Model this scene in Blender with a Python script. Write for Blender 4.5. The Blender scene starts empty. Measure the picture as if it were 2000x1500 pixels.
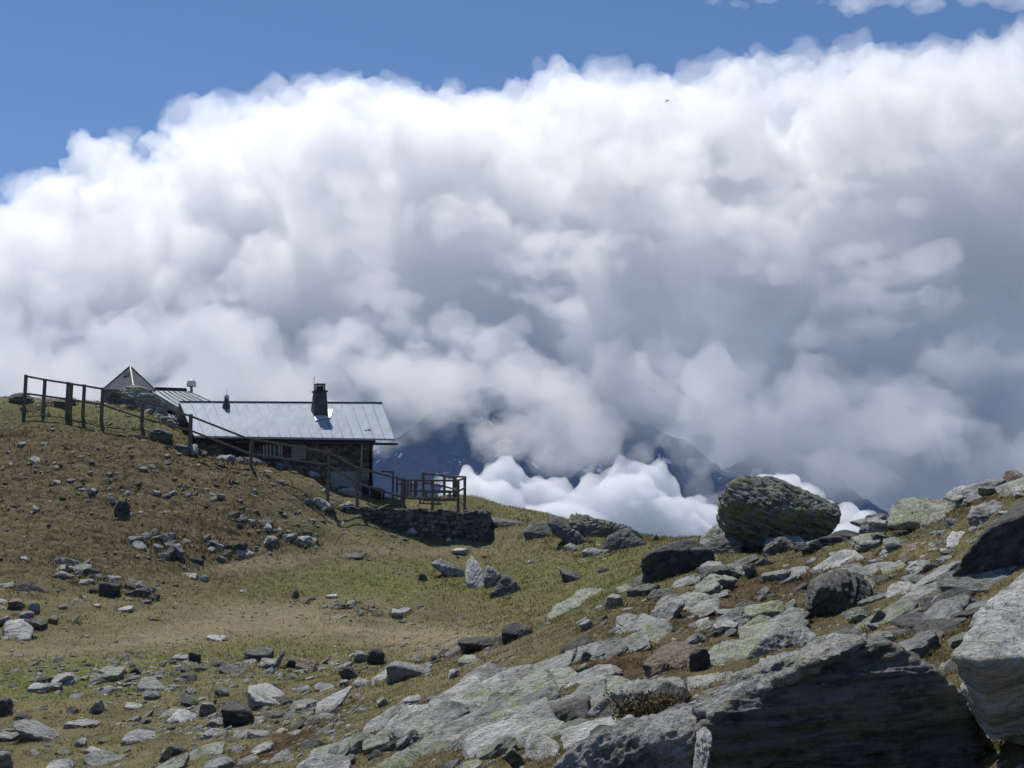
import bpy, bmesh, math
import numpy as np
from mathutils import Vector, Matrix

sc = bpy.context.scene
# ------------------------------------------------------------------ camera, sky, sun, exposure
FPX, HOR = 2200.0, 1050.0                       # focal length and horizon row of the 2000 x 1500 photograph
TH = math.atan((HOR - 750) / FPX)
EYE = 1.6
cam_data = bpy.data.cameras.new('camera')
camera = bpy.data.objects.new('camera', cam_data)
sc.collection.objects.link(camera)
camera.location = (0, 0, EYE)
camera.rotation_euler = (math.pi / 2 + TH, 0, 0)
cam_data.sensor_width = 36
cam_data.lens = 36 * FPX / 2000
cam_data.clip_start, cam_data.clip_end = 0.1, 80000
sc.camera = camera

SUN_AZ, SUN_EL = math.radians(-24), math.radians(58)
world = bpy.data.worlds.new("World")
sc.world = world
world.use_nodes = True
_bg = world.node_tree.nodes['Background']
_sky = world.node_tree.nodes.new('ShaderNodeTexSky')
_sky.sky_type = 'NISHITA'
_sky.sun_disc = False
_sky.sun_elevation, _sky.sun_rotation = SUN_EL, SUN_AZ
_sky.altitude, _sky.air_density, _sky.dust_density, _sky.ozone_density = 2300, 1.05, 0.15, 7.0
world.node_tree.links.new(_sky.outputs[0], _bg.inputs['Color'])
_bg.inputs['Strength'].default_value = 0.1

sun_data = bpy.data.lights.new('sun', 'SUN')
sun_data.energy, sun_data.angle, sun_data.color = 4.5, math.radians(0.5), (1.0, 0.96, 0.9)
sun = bpy.data.objects.new('sun', sun_data)
sc.collection.objects.link(sun)
SUNV = Vector((math.sin(SUN_AZ) * math.cos(SUN_EL), math.cos(SUN_AZ) * math.cos(SUN_EL), math.sin(SUN_EL)))
sun.rotation_euler = SUNV.to_track_quat('Z', 'Y').to_euler()

sc.view_settings.view_transform = 'Standard'
sc.view_settings.look = 'None'
sc.view_settings.exposure = 0.0
sc.view_settings.gamma = 1.0
cy = sc.cycles
cy.max_bounces, cy.diffuse_bounces, cy.glossy_bounces = 18, 3, 2
cy.volume_bounces = 12
cy.transparent_max_bounces = 16
cy.use_denoising = True
cy.sample_clamp_indirect = 4.0

# ------------------------------------------------------------------ helpers
def ray(px, py):
    rx, uy = (px - 1000) / FPX, (750 - py) / FPX
    return (rx, math.cos(TH) - uy * math.sin(TH), math.sin(TH) + uy * math.cos(TH))

def at(px, py, D):
    x, y, z = ray(px, py)
    k = D / y
    return Vector((x * k, D, EYE + z * k))

def tag(o, label=None, cat=None, group=None, kind=None):
    if label: o['label'] = label
    if cat: o['category'] = cat
    if group: o['group'] = group
    if kind: o['kind'] = kind
    return o

def link(name, me, mat=None, parent=None, smooth=None):
    o = bpy.data.objects.new(name, me)
    sc.collection.objects.link(o)
    if mat and not me.materials: me.materials.append(mat)
    if parent: o.parent = parent
    if smooth is not None: me.polygons.foreach_set('use_smooth', np.full(len(me.polygons), smooth))
    return o

def empty(name, loc=(0, 0, 0)):
    o = bpy.data.objects.new(name, None)
    sc.collection.objects.link(o)
    o.location = loc
    o.empty_display_size = 0.2
    return o

_P = np.random.default_rng(7).permutation(256).astype(np.int32)
_P = np.concatenate([_P, _P, _P])
_G = np.random.default_rng(8).normal(size=(256, 3)).astype(np.float32)
_G /= np.linalg.norm(_G, axis=1)[:, None]

def pnoise(P):
    P = np.asarray(P, np.float32)
    fl = np.floor(P)
    f = P - fl
    I = fl.astype(np.int32) & 255
    u = f * f * f * (f * (f * 6 - 15) + 10)
    r = {}
    for a in (0, 1):
        A = _P[(I[:, 0] + a) & 255]
        for b in (0, 1):
            AB = _P[A + ((I[:, 1] + b) & 255)]
            for c in (0, 1):
                g = _G[_P[AB + ((I[:, 2] + c) & 255)]]
                r[a, b, c] = g[:, 0] * (f[:, 0] - a) + g[:, 1] * (f[:, 1] - b) + g[:, 2] * (f[:, 2] - c)
    L = lambda p, q, t: p + (q - p) * t
    y = []
    for c in (0, 1):
        y.append(L(L(r[0, 0, c], r[1, 0, c], u[:, 0]), L(r[0, 1, c], r[1, 1, c], u[:, 0]), u[:, 1]))
    return 1.6 * L(y[0], y[1], u[:, 2])

def fbm(P, octaves=4, rough=0.5, mode='fbm'):
    s, a, t = 0.0, 1.0, 0.0
    for o in range(octaves):
        n = pnoise(P * np.float32(2.03 ** o) + np.float32(o * 17.37))
        if mode == 'billow': n = np.abs(n) * 2 - 0.6
        elif mode == 'ridge': n = 1 - 2.2 * np.abs(n)
        s = s + a * n
        t += a
        a *= rough
    return s / t

def sstep(a, b, x):
    t = np.clip((x - a) / (b - a), 0, 1)
    return t * t * (3 - 2 * t)

def verts_of(me):
    a = np.empty(len(me.vertices) * 3, np.float32)
    me.vertices.foreach_get('co', a)
    return a.reshape(-1, 3)

def normals_of(me):
    a = np.empty(len(me.vertices) * 3, np.float32)
    me.vertices.foreach_get('normal', a)
    return a.reshape(-1, 3)

def set_verts(me, co):
    me.vertices.foreach_set('co', np.ascontiguousarray(co, np.float32).ravel())
    me.update()

def mesh_np(name, V, F):
    """mesh from a vertex array and a (n, k) face array"""
    me = bpy.data.meshes.new(name)
    F = np.ascontiguousarray(F, np.int32)
    n, k = F.shape
    me.vertices.add(len(V))
    me.vertices.foreach_set('co', np.ascontiguousarray(V, np.float32).ravel())
    me.loops.add(n * k)
    me.loops.foreach_set('vertex_index', F.ravel())
    me.polygons.add(n)
    me.polygons.foreach_set('loop_start', np.arange(0, n * k, k, dtype=np.int32))
    me.polygons.foreach_set('loop_total', np.full(n, k, np.int32))
    me.update(calc_edges=True)
    return me

def point_colour(me, name, C):
    at_ = me.attributes.new(name, 'FLOAT_COLOR', 'POINT')
    at_.data.foreach_set('color', np.ascontiguousarray(C, np.float32).ravel())

# ------------------------------------------------------------------ materials
class Mat:
    def __init__(s, name):
        s.m = bpy.data.materials.new(name)
        s.m.use_nodes = True
        s.t = s.m.node_tree
        s.bsdf = s.t.nodes['Principled BSDF']
        s.out = s.t.nodes['Material Output']
    def n(s, typ, ins=None, **props):
        nd = s.t.nodes.new(typ)
        for k, v in props.items(): setattr(nd, k, v)
        for k, v in (ins or {}).items(): s.put(nd.inputs[k], v)
        return nd
    def put(s, sock, v):
        if isinstance(v, bpy.types.NodeSocket): s.t.links.new(v, sock)
        elif isinstance(v, (tuple, list)) and len(v) == 3 and sock.type == 'RGBA': sock.default_value = (*v, 1)
        else: sock.default_value = v
    def math(s, op, a, b=0.0, c=0.0, clamp=False):
        nd = s.n('ShaderNodeMath', operation=op, use_clamp=clamp)
        for i, v in enumerate((a, b, c)): s.put(nd.inputs[i], v)
        return nd.outputs[0]
    def mix(s, f, a, b, blend='MIX'):
        nd = s.n('ShaderNodeMix', data_type='RGBA', blend_type=blend)
        s.put(nd.inputs[0], f); s.put(nd.inputs[6], a); s.put(nd.inputs[7], b)
        return nd.outputs[2]
    def noise(s, vec, scale, detail=4.0, rough=0.55, dist=0.0):
        return s.n('ShaderNodeTexNoise', {'Vector': vec, 'Scale': scale, 'Detail': detail, 'Roughness': rough, 'Distortion': dist}).outputs[0]
    def step(s, v, a, b):
        return s.n('ShaderNodeMapRange', {'Value': v, 'From Min': a, 'From Max': b}, interpolation_type='SMOOTHSTEP').outputs[0]
    def scaled(s, vec, k):
        return s.n('ShaderNodeVectorMath', {0: vec, 1: k}, operation='MULTIPLY').outputs[0]
    def bump(s, h, strength, dist, normal=None):
        nd = s.n('ShaderNodeBump', {'Height': h, 'Strength': strength, 'Distance': dist})
        if normal is not None: s.put(nd.inputs['Normal'], normal)
        return nd.outputs[0]
    def fin(s, col, rough=0.9, normal=None, metal=0.0, spec=0.25):
        s.put(s.bsdf.inputs['Base Color'], col)
        s.put(s.bsdf.inputs['Roughness'], rough)
        s.put(s.bsdf.inputs['Metallic'], metal)
        s.put(s.bsdf.inputs['Specular IOR Level'], spec)
        if normal is not None: s.put(s.bsdf.inputs['Normal'], normal)
        return s.m

def rock_material(name, lo, hi, lichen=0.3, lichen_col=(0.33, 0.36, 0.13), pale=0.25, dark=0.3, rust=0.1, streak=7.0, k=1.0, cracks=0.5):
    """foliated rock: streaks along the bedding (object z), lichen crusts, rust, dark spots"""
    M = Mat(name)
    ob = M.n('ShaderNodeTexCoord').outputs['Object']
    rnd = M.n('ShaderNodeObjectInfo').outputs['Random']
    off = M.n('ShaderNodeCombineXYZ', {0: M.math('MULTIPLY', rnd, 37.0), 1: M.math('MULTIPLY', rnd, 91.0), 2: rnd}).outputs[0]
    p = M.n('ShaderNodeVectorMath', {0: ob, 1: off}, operation='ADD').outputs[0]
    ps = M.scaled(p, (1.0, 1.0, streak))
    s1 = M.noise(ps, 2.2 * k, 7, 0.62, 0.4)
    s2 = M.noise(p, 7.0 * k, 6, 0.65)
    s3 = M.noise(ps, 9.0 * k, 5, 0.7)
    tone = M.math('ADD', M.math('MULTIPLY', s1, 0.55), M.math('ADD', M.math('MULTIPLY', s2, 0.25), M.math('MULTIPLY', s3, 0.2)))
    col = M.mix(M.step(tone, 0.38, 0.55), lo, hi)
    crack = M.step(M.noise(M.scaled(p, (0.8, 0.8, streak * 1.6)), 3.1 * k, 5, 0.6, 0.8), 0.385, 0.34)
    col = M.mix(M.math('MULTIPLY', crack, cracks), col, (0.03, 0.03, 0.028))
    col = M.mix(M.math('MULTIPLY', M.step(M.noise(p, 1.3 * k, 5, 0.6), 0.56, 0.7), rust), col, (0.3, 0.17, 0.085))
    l2 = M.step(M.noise(p, 3.4 * k, 7, 0.68), 0.53, 0.62)
    col = M.mix(M.math('MULTIPLY', l2, pale), col, (0.44, 0.45, 0.38))
    l1 = M.math('MULTIPLY', M.step(M.noise(p, 2.3 * k, 8, 0.7, 0.6), 0.49, 0.59), M.step(M.noise(p, 14.0 * k, 4, 0.6), 0.38, 0.55))
    col = M.mix(M.math('MULTIPLY', l1, lichen), col, lichen_col)
    d1 = M.step(M.noise(p, 11.0 * k, 6, 0.7), 0.55, 0.64)
    col = M.mix(M.math('MULTIPLY', d1, dark), col, (0.03, 0.03, 0.028))
    rid = M.n('ShaderNodeTexNoise', {'Vector': M.scaled(p, (1, 1, streak * 0.6)), 'Scale': 5.0 * k, 'Detail': 7.0, 'Roughness': 0.62}, noise_type='RIDGED_MULTIFRACTAL').outputs[0]
    h = M.math('ADD', M.math('MULTIPLY', s3, 0.6), M.math('ADD', M.math('MULTIPLY', s1, 0.6), M.math('ADD', M.math('MULTIPLY', M.noise(p, 26.0 * k, 5, 0.7), 0.35), M.math('MULTIPLY', rid, 0.16))))
    return M.fin(col, 0.82, M.bump(h, 1.0, 0.15 / k), spec=0.3)

ROCK = {
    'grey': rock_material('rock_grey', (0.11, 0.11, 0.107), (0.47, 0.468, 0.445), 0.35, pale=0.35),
    'lichen': rock_material('rock_lichened', (0.13, 0.14, 0.105), (0.50, 0.515, 0.43), 0.9, pale=0.6, dark=0.4),
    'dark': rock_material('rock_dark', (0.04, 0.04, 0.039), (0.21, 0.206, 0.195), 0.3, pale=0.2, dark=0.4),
    'pale': rock_material('rock_pale', (0.24, 0.238, 0.225), (0.68, 0.67, 0.635), 0.25, pale=0.4, dark=0.2),
    'brown': rock_material('rock_brown', (0.08, 0.062, 0.048), (0.36, 0.28, 0.21), 0.2, pale=0.2, rust=0.6),
    'white': rock_material('rock_quartz', (0.45, 0.43, 0.40), (0.80, 0.79, 0.76), 0.05, pale=0.1, dark=0.12, rust=0.2),
    'mossy': rock_material('rock_mossed', (0.045, 0.047, 0.04), (0.27, 0.27, 0.24), 0.8, (0.30, 0.34, 0.09), pale=0.45, dark=0.5),
    'slate': rock_material('rock_slate', (0.065, 0.065, 0.062), (0.26, 0.255, 0.245), 0.3, pale=0.3, dark=0.4),
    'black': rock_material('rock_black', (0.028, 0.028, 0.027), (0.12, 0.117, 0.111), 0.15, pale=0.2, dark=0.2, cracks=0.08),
}

def simple(name, col, rough=0.6, metal=0.0, var=0.25, scale=8.0, stretch=(1, 1, 1), bump=0.0):
    M = Mat(name)
    p = M.scaled(M.n('ShaderNodeTexCoord').outputs['Object'], stretch)
    n1 = M.noise(p, scale, 6, 0.65)
    c = M.mix(M.step(n1, 0.3, 0.7), tuple(v * (1 - var) for v in col), tuple(min(1, v * (1 + var)) for v in col))
    nm = M.bump(n1, bump, 0.01) if bump else None
    return M.fin(c, rough, nm, metal)

WOOD = simple('weathered_wood', (0.15, 0.112, 0.09), 0.85, var=0.5, scale=5, stretch=(6, 6, 1), bump=0.4)
WOOD_GREY = simple('grey_wood', (0.2, 0.185, 0.17), 0.85, var=0.4, scale=5, stretch=(6, 6, 1), bump=0.4)
ROOF = simple('galvanised_sheet', (0.37, 0.425, 0.485), 0.72, metal=0.0, var=0.13, scale=1.6, stretch=(2.2, 0.6, 1))
ROOF_SEAM = simple('sheet_seam', (0.11, 0.122, 0.135), 0.6, metal=0.0, var=0.1)
ROOF_BLUE = simple('blue_grey_sheet', (0.19, 0.26, 0.30), 0.6, metal=0.0, var=0.15, scale=2)
ROOF_GREY = simple('grey_sheet', (0.085, 0.10, 0.115), 0.9, metal=0.0, var=0.15, scale=2)
DARK_METAL = simple('dark_metal', (0.03, 0.03, 0.034), 0.5, metal=0.3)
ZINC = simple('zinc_pipe', (0.2, 0.2, 0.21), 0.5, metal=0.5, var=0.2)
BROWN_METAL = simple('brown_gutter', (0.07, 0.05, 0.045), 0.5, metal=0.2)
WHITE_PAINT = simple('white_plastic', (0.78, 0.78, 0.76), 0.4, var=0.04)
BOARD_WHITE = simple('pale_board', (0.42, 0.42, 0.43), 0.7, var=0.15, stretch=(1, 1, 6))
CHIM = simple('chimney_sheet', (0.07, 0.072, 0.08), 0.6, var=0.25, scale=3)
GLASS = simple('window_glass', (0.015, 0.017, 0.02), 0.1, var=0.1)

# ------------------------------------------------------------------ ground: one sheet, near slope, far drop into the valley
CP = [  # photo pixel and distance of ground points
    (-300, 775, 54), (0, 783, 52), (110, 795, 52), (200, 803, 52), (290, 822, 51.5), (375, 868, 51), (490, 900, 50.5), (600, 925, 50.5), (690, 965, 51),
    (740, 975, 52.5), (830, 983, 52.5), (900, 985, 52.5), (700, 975, 56), (850, 972, 57), (560, 925, 55), (450, 905, 55),
    (930, 968, 57), (1050, 998, 57), (1180, 1028, 54), (1300, 1056, 50), (1400, 1072, 46),
    (-300, 1000, 41), (0, 1000, 42), (150, 960, 44.5), (300, 960, 45.5), (450, 960, 47), (600, 985, 48.5), (0, 880, 47.5), (200, 880, 48.5), (350, 900, 48.5),
    (660, 1008, 49.4), (750, 1030, 49.2), (850, 1052, 49.2), (945, 1068, 49.2),
    (-300, 1150, 34), (0, 1150, 36), (200, 1090, 40), (400, 1060, 43), (550, 1080, 44), (680, 1092, 45), (800, 1080, 46.5), (960, 1085, 46.5),
    (0, 1245, 31), (200, 1215, 34), (330, 1160, 38), (450, 1110, 42), (-300, 1260, 29),
    (0, 1300, 28.2), (250, 1260, 31.5), (450, 1240, 34), (640, 1225, 36), (800, 1215, 37), (560, 1150, 41), (700, 1150, 41), (850, 1170, 39.5), (960, 1200, 37),
    (1000, 1130, 42), (1100, 1125, 41), (1200, 1105, 40.5), (1250, 1075, 43), (1100, 1065, 45.5), (1000, 1075, 46.5), (1030, 1180, 36.5),
    (0, 1400, 22.5), (200, 1370, 24), (400, 1330, 26.5), (600, 1300, 29), (750, 1275, 30.5), (880, 1255, 31),
    (0, 1500, 18), (200, 1490, 17.5), (400, 1480, 16), (400, 1400, 21), (-300, 1500, 18), (300, 1560, 14), (550, 1425, 17.5),
    (600, 1480, 13.2), (650, 1370, 20), (750, 1500, 11.2), (750, 1400, 16), (850, 1300, 21.5), (900, 1400, 13.2), (950, 1270, 22.5), (1000, 1500, 8.6), (1000, 1400, 11.5), (1000, 1300, 17), (1040, 1235, 22.5),
    (1150, 1350, 12), (1150, 1220, 18.5), (1250, 1480, 7.4), (1250, 1160, 23), (1300, 1300, 12.6), (1300, 1200, 17.5), (1350, 1400, 8.8), (1400, 1140, 22.5), (1400, 1090, 27), (1450, 1250, 13.3),
    (1480, 1545, 6.5), (1650, 1600, 6.3), (1500, 1085, 27), (1500, 1170, 18.5), (1500, 1340, 9.4), (1640, 1048, 28), (1600, 1110, 21.5), (1620, 1225, 12.6), (1700, 1300, 8.8), (1700, 1160, 15.8),
    (1720, 1040, 27), (1760, 1110, 18.5), (1800, 1250, 9.4), (1850, 1000, 24), (1870, 1090, 15.5), (1900, 1350, 7.2), (1950, 950, 21), (2000, 1000, 15.5), (2000, 1150, 10.4), (2000, 1360, 6.8), (2000, 1520, 5.6), (1800, 1620, 6.0),
    (2300, 880, 19), (2300, 1100, 9), (2300, 1400, 5.5), (2200, 980, 14),
]
def polar(px, py, D):
    p = at(px, py, D)
    return math.atan2(p.x, p.y), math.log(math.hypot(p.x, p.y)), p.z
_pts = [polar(*c) for c in CP]
for ph in np.radians([-40, -25, -12, 0, 12, 25, 40]):      # below the camera's feet
    _pts += [(ph, math.log(3.0), 0.15 + 0.25 * math.sin(ph)), (ph, math.log(1.2), 0.0)]
for px, z, D in [(-300, 7.6, 70), (0, 7.6, 68), (200, 7.0, 70), (400, 5.0, 72), (600, 2.4, 74), (800, 1.0, 74), (1000, 0.0, 75), (1200, -2.0, 72), (1400, -4.5, 65), (1550, -4.0, 50), (1700, -3.0, 44), (1850, -1.5, 42), (2000, 0.0, 38), (2300, 2.0, 36), (1550, -9, 74), (1800, -9.0, 74), (2100, -7, 74), (2300, -6, 74)]:
    ph = math.atan((px - 1000) / FPX / math.cos(TH))
    _pts.append((ph, math.log(D / math.cos(ph)), z))
_pts = np.array(_pts)
_AS, _RS = 9.0, 2.4                                       # scaling of angle and log-distance
def _phi2(r2): return 0.5 * r2 * np.log(np.maximum(r2, 1e-12))
_X = np.stack([_pts[:, 0] * _AS, _pts[:, 1] * _RS], 1)
_K = _phi2(((_X[:, None] - _X[None]) ** 2).sum(-1)) + np.eye(len(_X)) * 0.015
_Q = np.concatenate([np.ones((len(_X), 1)), _X], 1)
_W = np.linalg.solve(np.block([[_K, _Q], [_Q.T, np.zeros((3, 3))]]), np.concatenate([_pts[:, 2], np.zeros(3)]))
def base_height(ph, lr):
    out = np.empty(len(ph))
    for i in range(0, len(ph), 20000):
        Y = np.stack([ph[i:i + 20000] * _AS, lr[i:i + 20000] * _RS], 1)
        r2 = ((Y[:, None] - _X[None]) ** 2).sum(-1)
        out[i:i + 20000] = _phi2(r2) @ _W[:len(_X)] + _W[len(_X)] + Y @ _W[len(_X) + 1:]
    return out

LR0, LR1 = math.log(1.2), math.log(78.0)
_cph = np.radians(np.linspace(-44, 44, 120))
_clr = np.linspace(LR0, LR1, 130)
_A, _B = np.meshgrid(_cph, _clr, indexing='ij')
_CZ = base_height(_A.ravel(), _B.ravel()).reshape(_A.shape)
def coarse(ph, lr):
    a = np.clip((ph - _cph[0]) / (_cph[1] - _cph[0]), 0, len(_cph) - 1.001)
    b = np.clip((lr - LR0) / (_clr[1] - _clr[0]), 0, len(_clr) - 1.001)
    i, j = a.astype(int), b.astype(int)
    u, v = a - i, b - j
    return (_CZ[i, j] * (1 - u) * (1 - v) + _CZ[i + 1, j] * u * (1 - v) + _CZ[i, j + 1] * (1 - u) * v + _CZ[i + 1, j + 1] * u * v)

def px_of(x, y, z):
    """photo pixel a world point falls on (used to lay out turf, path and scree zones on the ground)"""
    yy = np.maximum(y, 0.5)
    d = yy * math.cos(TH) + (z - EYE) * math.sin(TH)
    u = -yy * math.sin(TH) + (z - EYE) * math.cos(TH)
    d = np.maximum(d, 0.3)
    return 1000 + FPX * x / d, 750 - FPX * u / d

def blob(px, py, cx, cy_, sx, sy, rot=0.0):
    c, s = math.cos(math.radians(rot)), math.sin(math.radians(rot))
    dx, dy = px - cx, py - cy_
    a, b = (dx * c - dy * s) / sx, (dx * s + dy * c) / sy
    return np.exp(-(a * a + b * b))

def zones(x, y, z):
    """vegetation masks: green turf, worn path, red-brown dwarf heath, brown tussocks"""
    px, py = px_of(x, y, z)
    P = np.stack([x, y, z], 1)
    w = fbm(P * 0.35, 3) * 0.5 + fbm(P * 1.7, 3) * 0.35
    green = (blob(px, py, 60, 1325, 260, 42) * 1.2 + blob(px, py, 640, 1130, 330, 48, -3) * 0.85 + blob(px, py, 1080, 1120, 200, 50) * 0.7 + blob(px, py, 500, 1270, 350, 28) * 0.6
             + blob(px, py, 60, 820, 160, 35) * 0.5 + blob(px, py, 300, 830, 120, 30, -25) * 0.6 + blob(px, py, 620, 1430, 160, 40, 25) * 0.5 + blob(px, py, 1000, 990, 160, 25, -12) * 0.5
             + blob(px, py, 820, 975, 120, 14) * 0.5 + blob(px, py, 1800, 1110, 120, 30) * 0.4 + 0.2 + 0.25 * sstep(980, 1150, px))
    path = (blob(px, py, 60, 1268, 260, 16, 4) + blob(px, py, 420, 1222, 210, 24, 8) * 1.1 + blob(px, py, 720, 1232, 260, 22, -3) * 1.1 + blob(px, py, 520, 1098, 150, 16, 6) * 0.9 + blob(px, py, 860, 1078, 180, 12, 0) * 0.6
            + blob(px, py, 880, 1262, 110, 24) * 0.9 + blob(px, py, 500, 1190, 180, 22) * 0.5)
    red = (blob(px, py, 800, 1400, 120, 25, 22) + blob(px, py, 550, 1450, 170, 22, 27) + blob(px, py, 1230, 1290, 110, 16, 10) + blob(px, py, 1500, 1150, 200, 40, 8) * 0.7 + blob(px, py, 900, 1275, 90, 12, 15)
           + blob(px, py, 1880, 985, 120, 25, 20) * 0.8 + blob(px, py, 1450, 1200, 160, 22) * 0.6 + blob(px, py, 1100, 1240, 130, 22, 15) * 0.5 + 0.42 * sstep(-40, 120, py - (1500 - (px - 560) * 0.46)) * sstep(1060, 1100, py))
    tuss = sstep(250, -60, px - 500 + (py - 900) * 0.2) * sstep(1180, 1090, py) * sstep(800, 860, py + w * 40) + sstep(780, 900, px) * 0.25
    n = lambda m, k: np.clip(m * (1 + k * w * 2.2) + (w * 0.5) * (m > 0.06), 0, 1)
    return n(green, 0.8), n(path, 0.5), np.clip(red * (1 + 1.6 * w) + 0.3 * w * (red > 0.05), 0, 1), np.clip(tuss * (0.8 + w), 0, 1), px, py

def micro(x, y, z0):
    """small relief of the turf"""
    P = np.stack([x, y, np.zeros_like(x)], 1)
    g, pa, rd, tu, px, py = zones(x, y, z0)
    rough = np.clip(0.35 + 0.9 * tu + 0.35 * rd - 0.5 * pa - 0.3 * g, 0.12, 1.4)
    near = np.clip(np.hypot(x, y) / 16, 0.35, 1.0)
    d = fbm(P * 0.22, 3) * 0.22 * near
    d += fbm(P * 0.9 + 5, 3) * 0.17 * rough
    d -= fbm(P * np.array([1.6, 2.6, 1]) + 9, 4, 0.55, 'ridge') * 0.11 * rough * (0.5 + 0.5 * tu)
    d += fbm(P * 3.6 + 2, 3, 0.55, 'billow') * 0.06 * rough
    d += fbm(P * 9.0, 3, 0.55) * 0.02 * np.clip(rough, 0.3, 1)
    terrace = (px > 690) & (px < 915) & (np.hypot(x, y) > 50) & (np.hypot(x, y) < 58)
    return np.where(terrace, d * 0.3, d), (g, pa, rd, tu)

VIEW = math.radians(29)
_phs = np.concatenate([np.linspace(-math.pi, -VIEW, 70)[:-1], np.linspace(-VIEW, VIEW, 760), np.linspace(VIEW, math.pi, 70)[1:]])
_lrs = np.log(np.concatenate([np.geomspace(1.2, 6, 70)[:-1], np.geomspace(6, 24, 260)[:-1], np.geomspace(24, 62, 430)[:-1], np.geomspace(62, 78, 40)]))
_far = np.log(np.array([84, 95, 115, 150, 220, 350, 600, 1000, 1800, 3200, 6000, 12000, 26000.0]))
_AL, _BL = np.meshgrid(_phs, _lrs, indexing='ij')
_ph, _lr = _AL.ravel(), _BL.ravel()
_r = np.exp(_lr)
_gx, _gy = _r * np.sin(_ph), _r * np.cos(_ph)
_z0 = coarse(np.clip(_ph, _cph[0], _cph[-1]), _lr)
_back = sstep(math.radians(50), math.radians(110), np.abs(_ph))
_z0 = _z0 * (1 - _back) + (0.2 - 0.02 * _r) * _back
_d, _zn = micro(_gx, _gy, _z0)
GZ = (_z0 + _d).reshape(_AL.shape)
def ground_z(x, y):
    ph, lr = np.arctan2(x, y), np.log(np.maximum(np.hypot(x, y), 1.21))
    a = np.interp(ph, _phs, np.arange(len(_phs)))
    b = np.clip(np.interp(lr, _lrs, np.arange(len(_lrs))), 0, len(_lrs) - 1.001)
    a = np.clip(a, 0, len(_phs) - 1.001)
    i, j = a.astype(int), b.astype(int)
    u, v = a - i, b - j
    return GZ[i, j] * (1 - u) * (1 - v) + GZ[i + 1, j] * u * (1 - v) + GZ[i, j + 1] * (1 - u) * v + GZ[i + 1, j + 1] * u * v
_RD = np.exp(np.linspace(math.log(3.5), math.log(70), 700))
def hit(px, py):
    """where the line of sight through a photo pixel meets the ground"""
    x, y, z = ray(px, py)
    D = _RD
    zr = EYE + z / y * D
    below = np.nonzero(zr < ground_z(x / y * D, D))[0]
    if len(below): return float(D[below[0]]), True
    for q in range(4, 80, 4):                              # above the skyline: the ground just under it
        x, y, z = ray(px, py + q)
        below = np.nonzero(EYE + z / y * D < ground_z(x / y * D, D))[0]
        if len(below): return float(D[below[0]]), q < 30
    return float(D[-1]), False

def build_ground():
    nr, nf = len(_lrs), len(_far)
    r = np.exp(_far)
    FX = np.sin(_phs)[:, None] * r; FY = np.cos(_phs)[:, None] * r
    z_edge = GZ[:, -1][:, None]
    drop = -(np.minimum(r, 1400) - 78) * 0.5
    FZ = np.maximum(z_edge + drop[None], -620) + fbm(np.stack([FX.ravel(), FY.ravel(), FX.ravel() * 0], 1) * 0.004, 3).reshape(FX.shape) * np.minimum(r * 0.03, 20)
    X = np.concatenate([_gx.reshape(_AL.shape), FX], 1); Y = np.concatenate([_gy.reshape(_AL.shape), FY], 1); Z = np.concatenate([GZ, FZ], 1)
    npn, n = X.shape
    V = np.stack([X, Y, Z], -1).reshape(-1, 3)
    i, j = np.meshgrid(np.arange(npn - 1), np.arange(n - 1), indexing='ij')
    a = (i * n + j).ravel()
    Fq = np.stack([a, a + 1, a + n + 1, a + n], 1)[:, ::-1]
    me = mesh_np('ground', V, Fq)
    cols = np.zeros((npn, n, 4), np.float32)
    for k, m in enumerate(_zn): cols[:, :nr, k] = m.reshape(_AL.shape)
    cols[:, nr:, :3] = (0.5, 0, 0)
    point_colour(me, 'cover', cols.reshape(-1, 4))
    M = Mat('alpine_turf')
    pos = M.n('ShaderNodeNewGeometry').outputs['Position']
    at_ = M.n('ShaderNodeAttribute', attribute_name='cover')
    sep = M.n('ShaderNodeSeparateColor', {0: at_.outputs['Color']})
    tu = at_.outputs['Alpha']
    n1, n2, n3 = M.noise(pos, 0.8, 6, 0.6), M.noise(pos, 4.5, 6, 0.65), M.noise(pos, 22.0, 5, 0.7)
    base = M.mix(M.step(n1, 0.35, 0.65), (0.125, 0.108, 0.055), (0.205, 0.172, 0.09))
    base = M.mix(sep.outputs[0], base, M.mix(M.step(n2, 0.35, 0.65), (0.092, 0.104, 0.034), (0.18, 0.175, 0.065)))
    tus = M.mix(M.step(n2, 0.38, 0.62), (0.045, 0.029, 0.018), (0.185, 0.128, 0.072))
    base = M.mix(M.math('MULTIPLY', tu, 0.8), base, tus)
    base = M.mix(M.math('MULTIPLY', sep.outputs[1], 0.6), base, M.mix(M.step(n2, 0.3, 0.7), (0.21, 0.165, 0.105), (0.34, 0.275, 0.185)))
    base = M.mix(sep.outputs[2], base, M.mix(M.step(n2, 0.35, 0.65), (0.045, 0.026, 0.018), (0.125, 0.085, 0.045)))
    base = M.mix(M.math('MULTIPLY', M.step(n3, 0.42, 0.3), 0.55), base, (0.035, 0.026, 0.016))
    base = M.mix(M.math('MULTIPLY', M.step(n3, 0.6, 0.72), 0.4), base, (0.22, 0.185, 0.115))
    h = M.math('ADD', M.math('MULTIPLY', n2, 0.7), M.math('MULTIPLY', n3, 0.5))
    o = link('ground', me, M.fin(base, 0.95, M.bump(h, 0.8, 0.08), spec=0.1), smooth=True)
    return tag(o, kind='structure')
build_ground()

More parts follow.
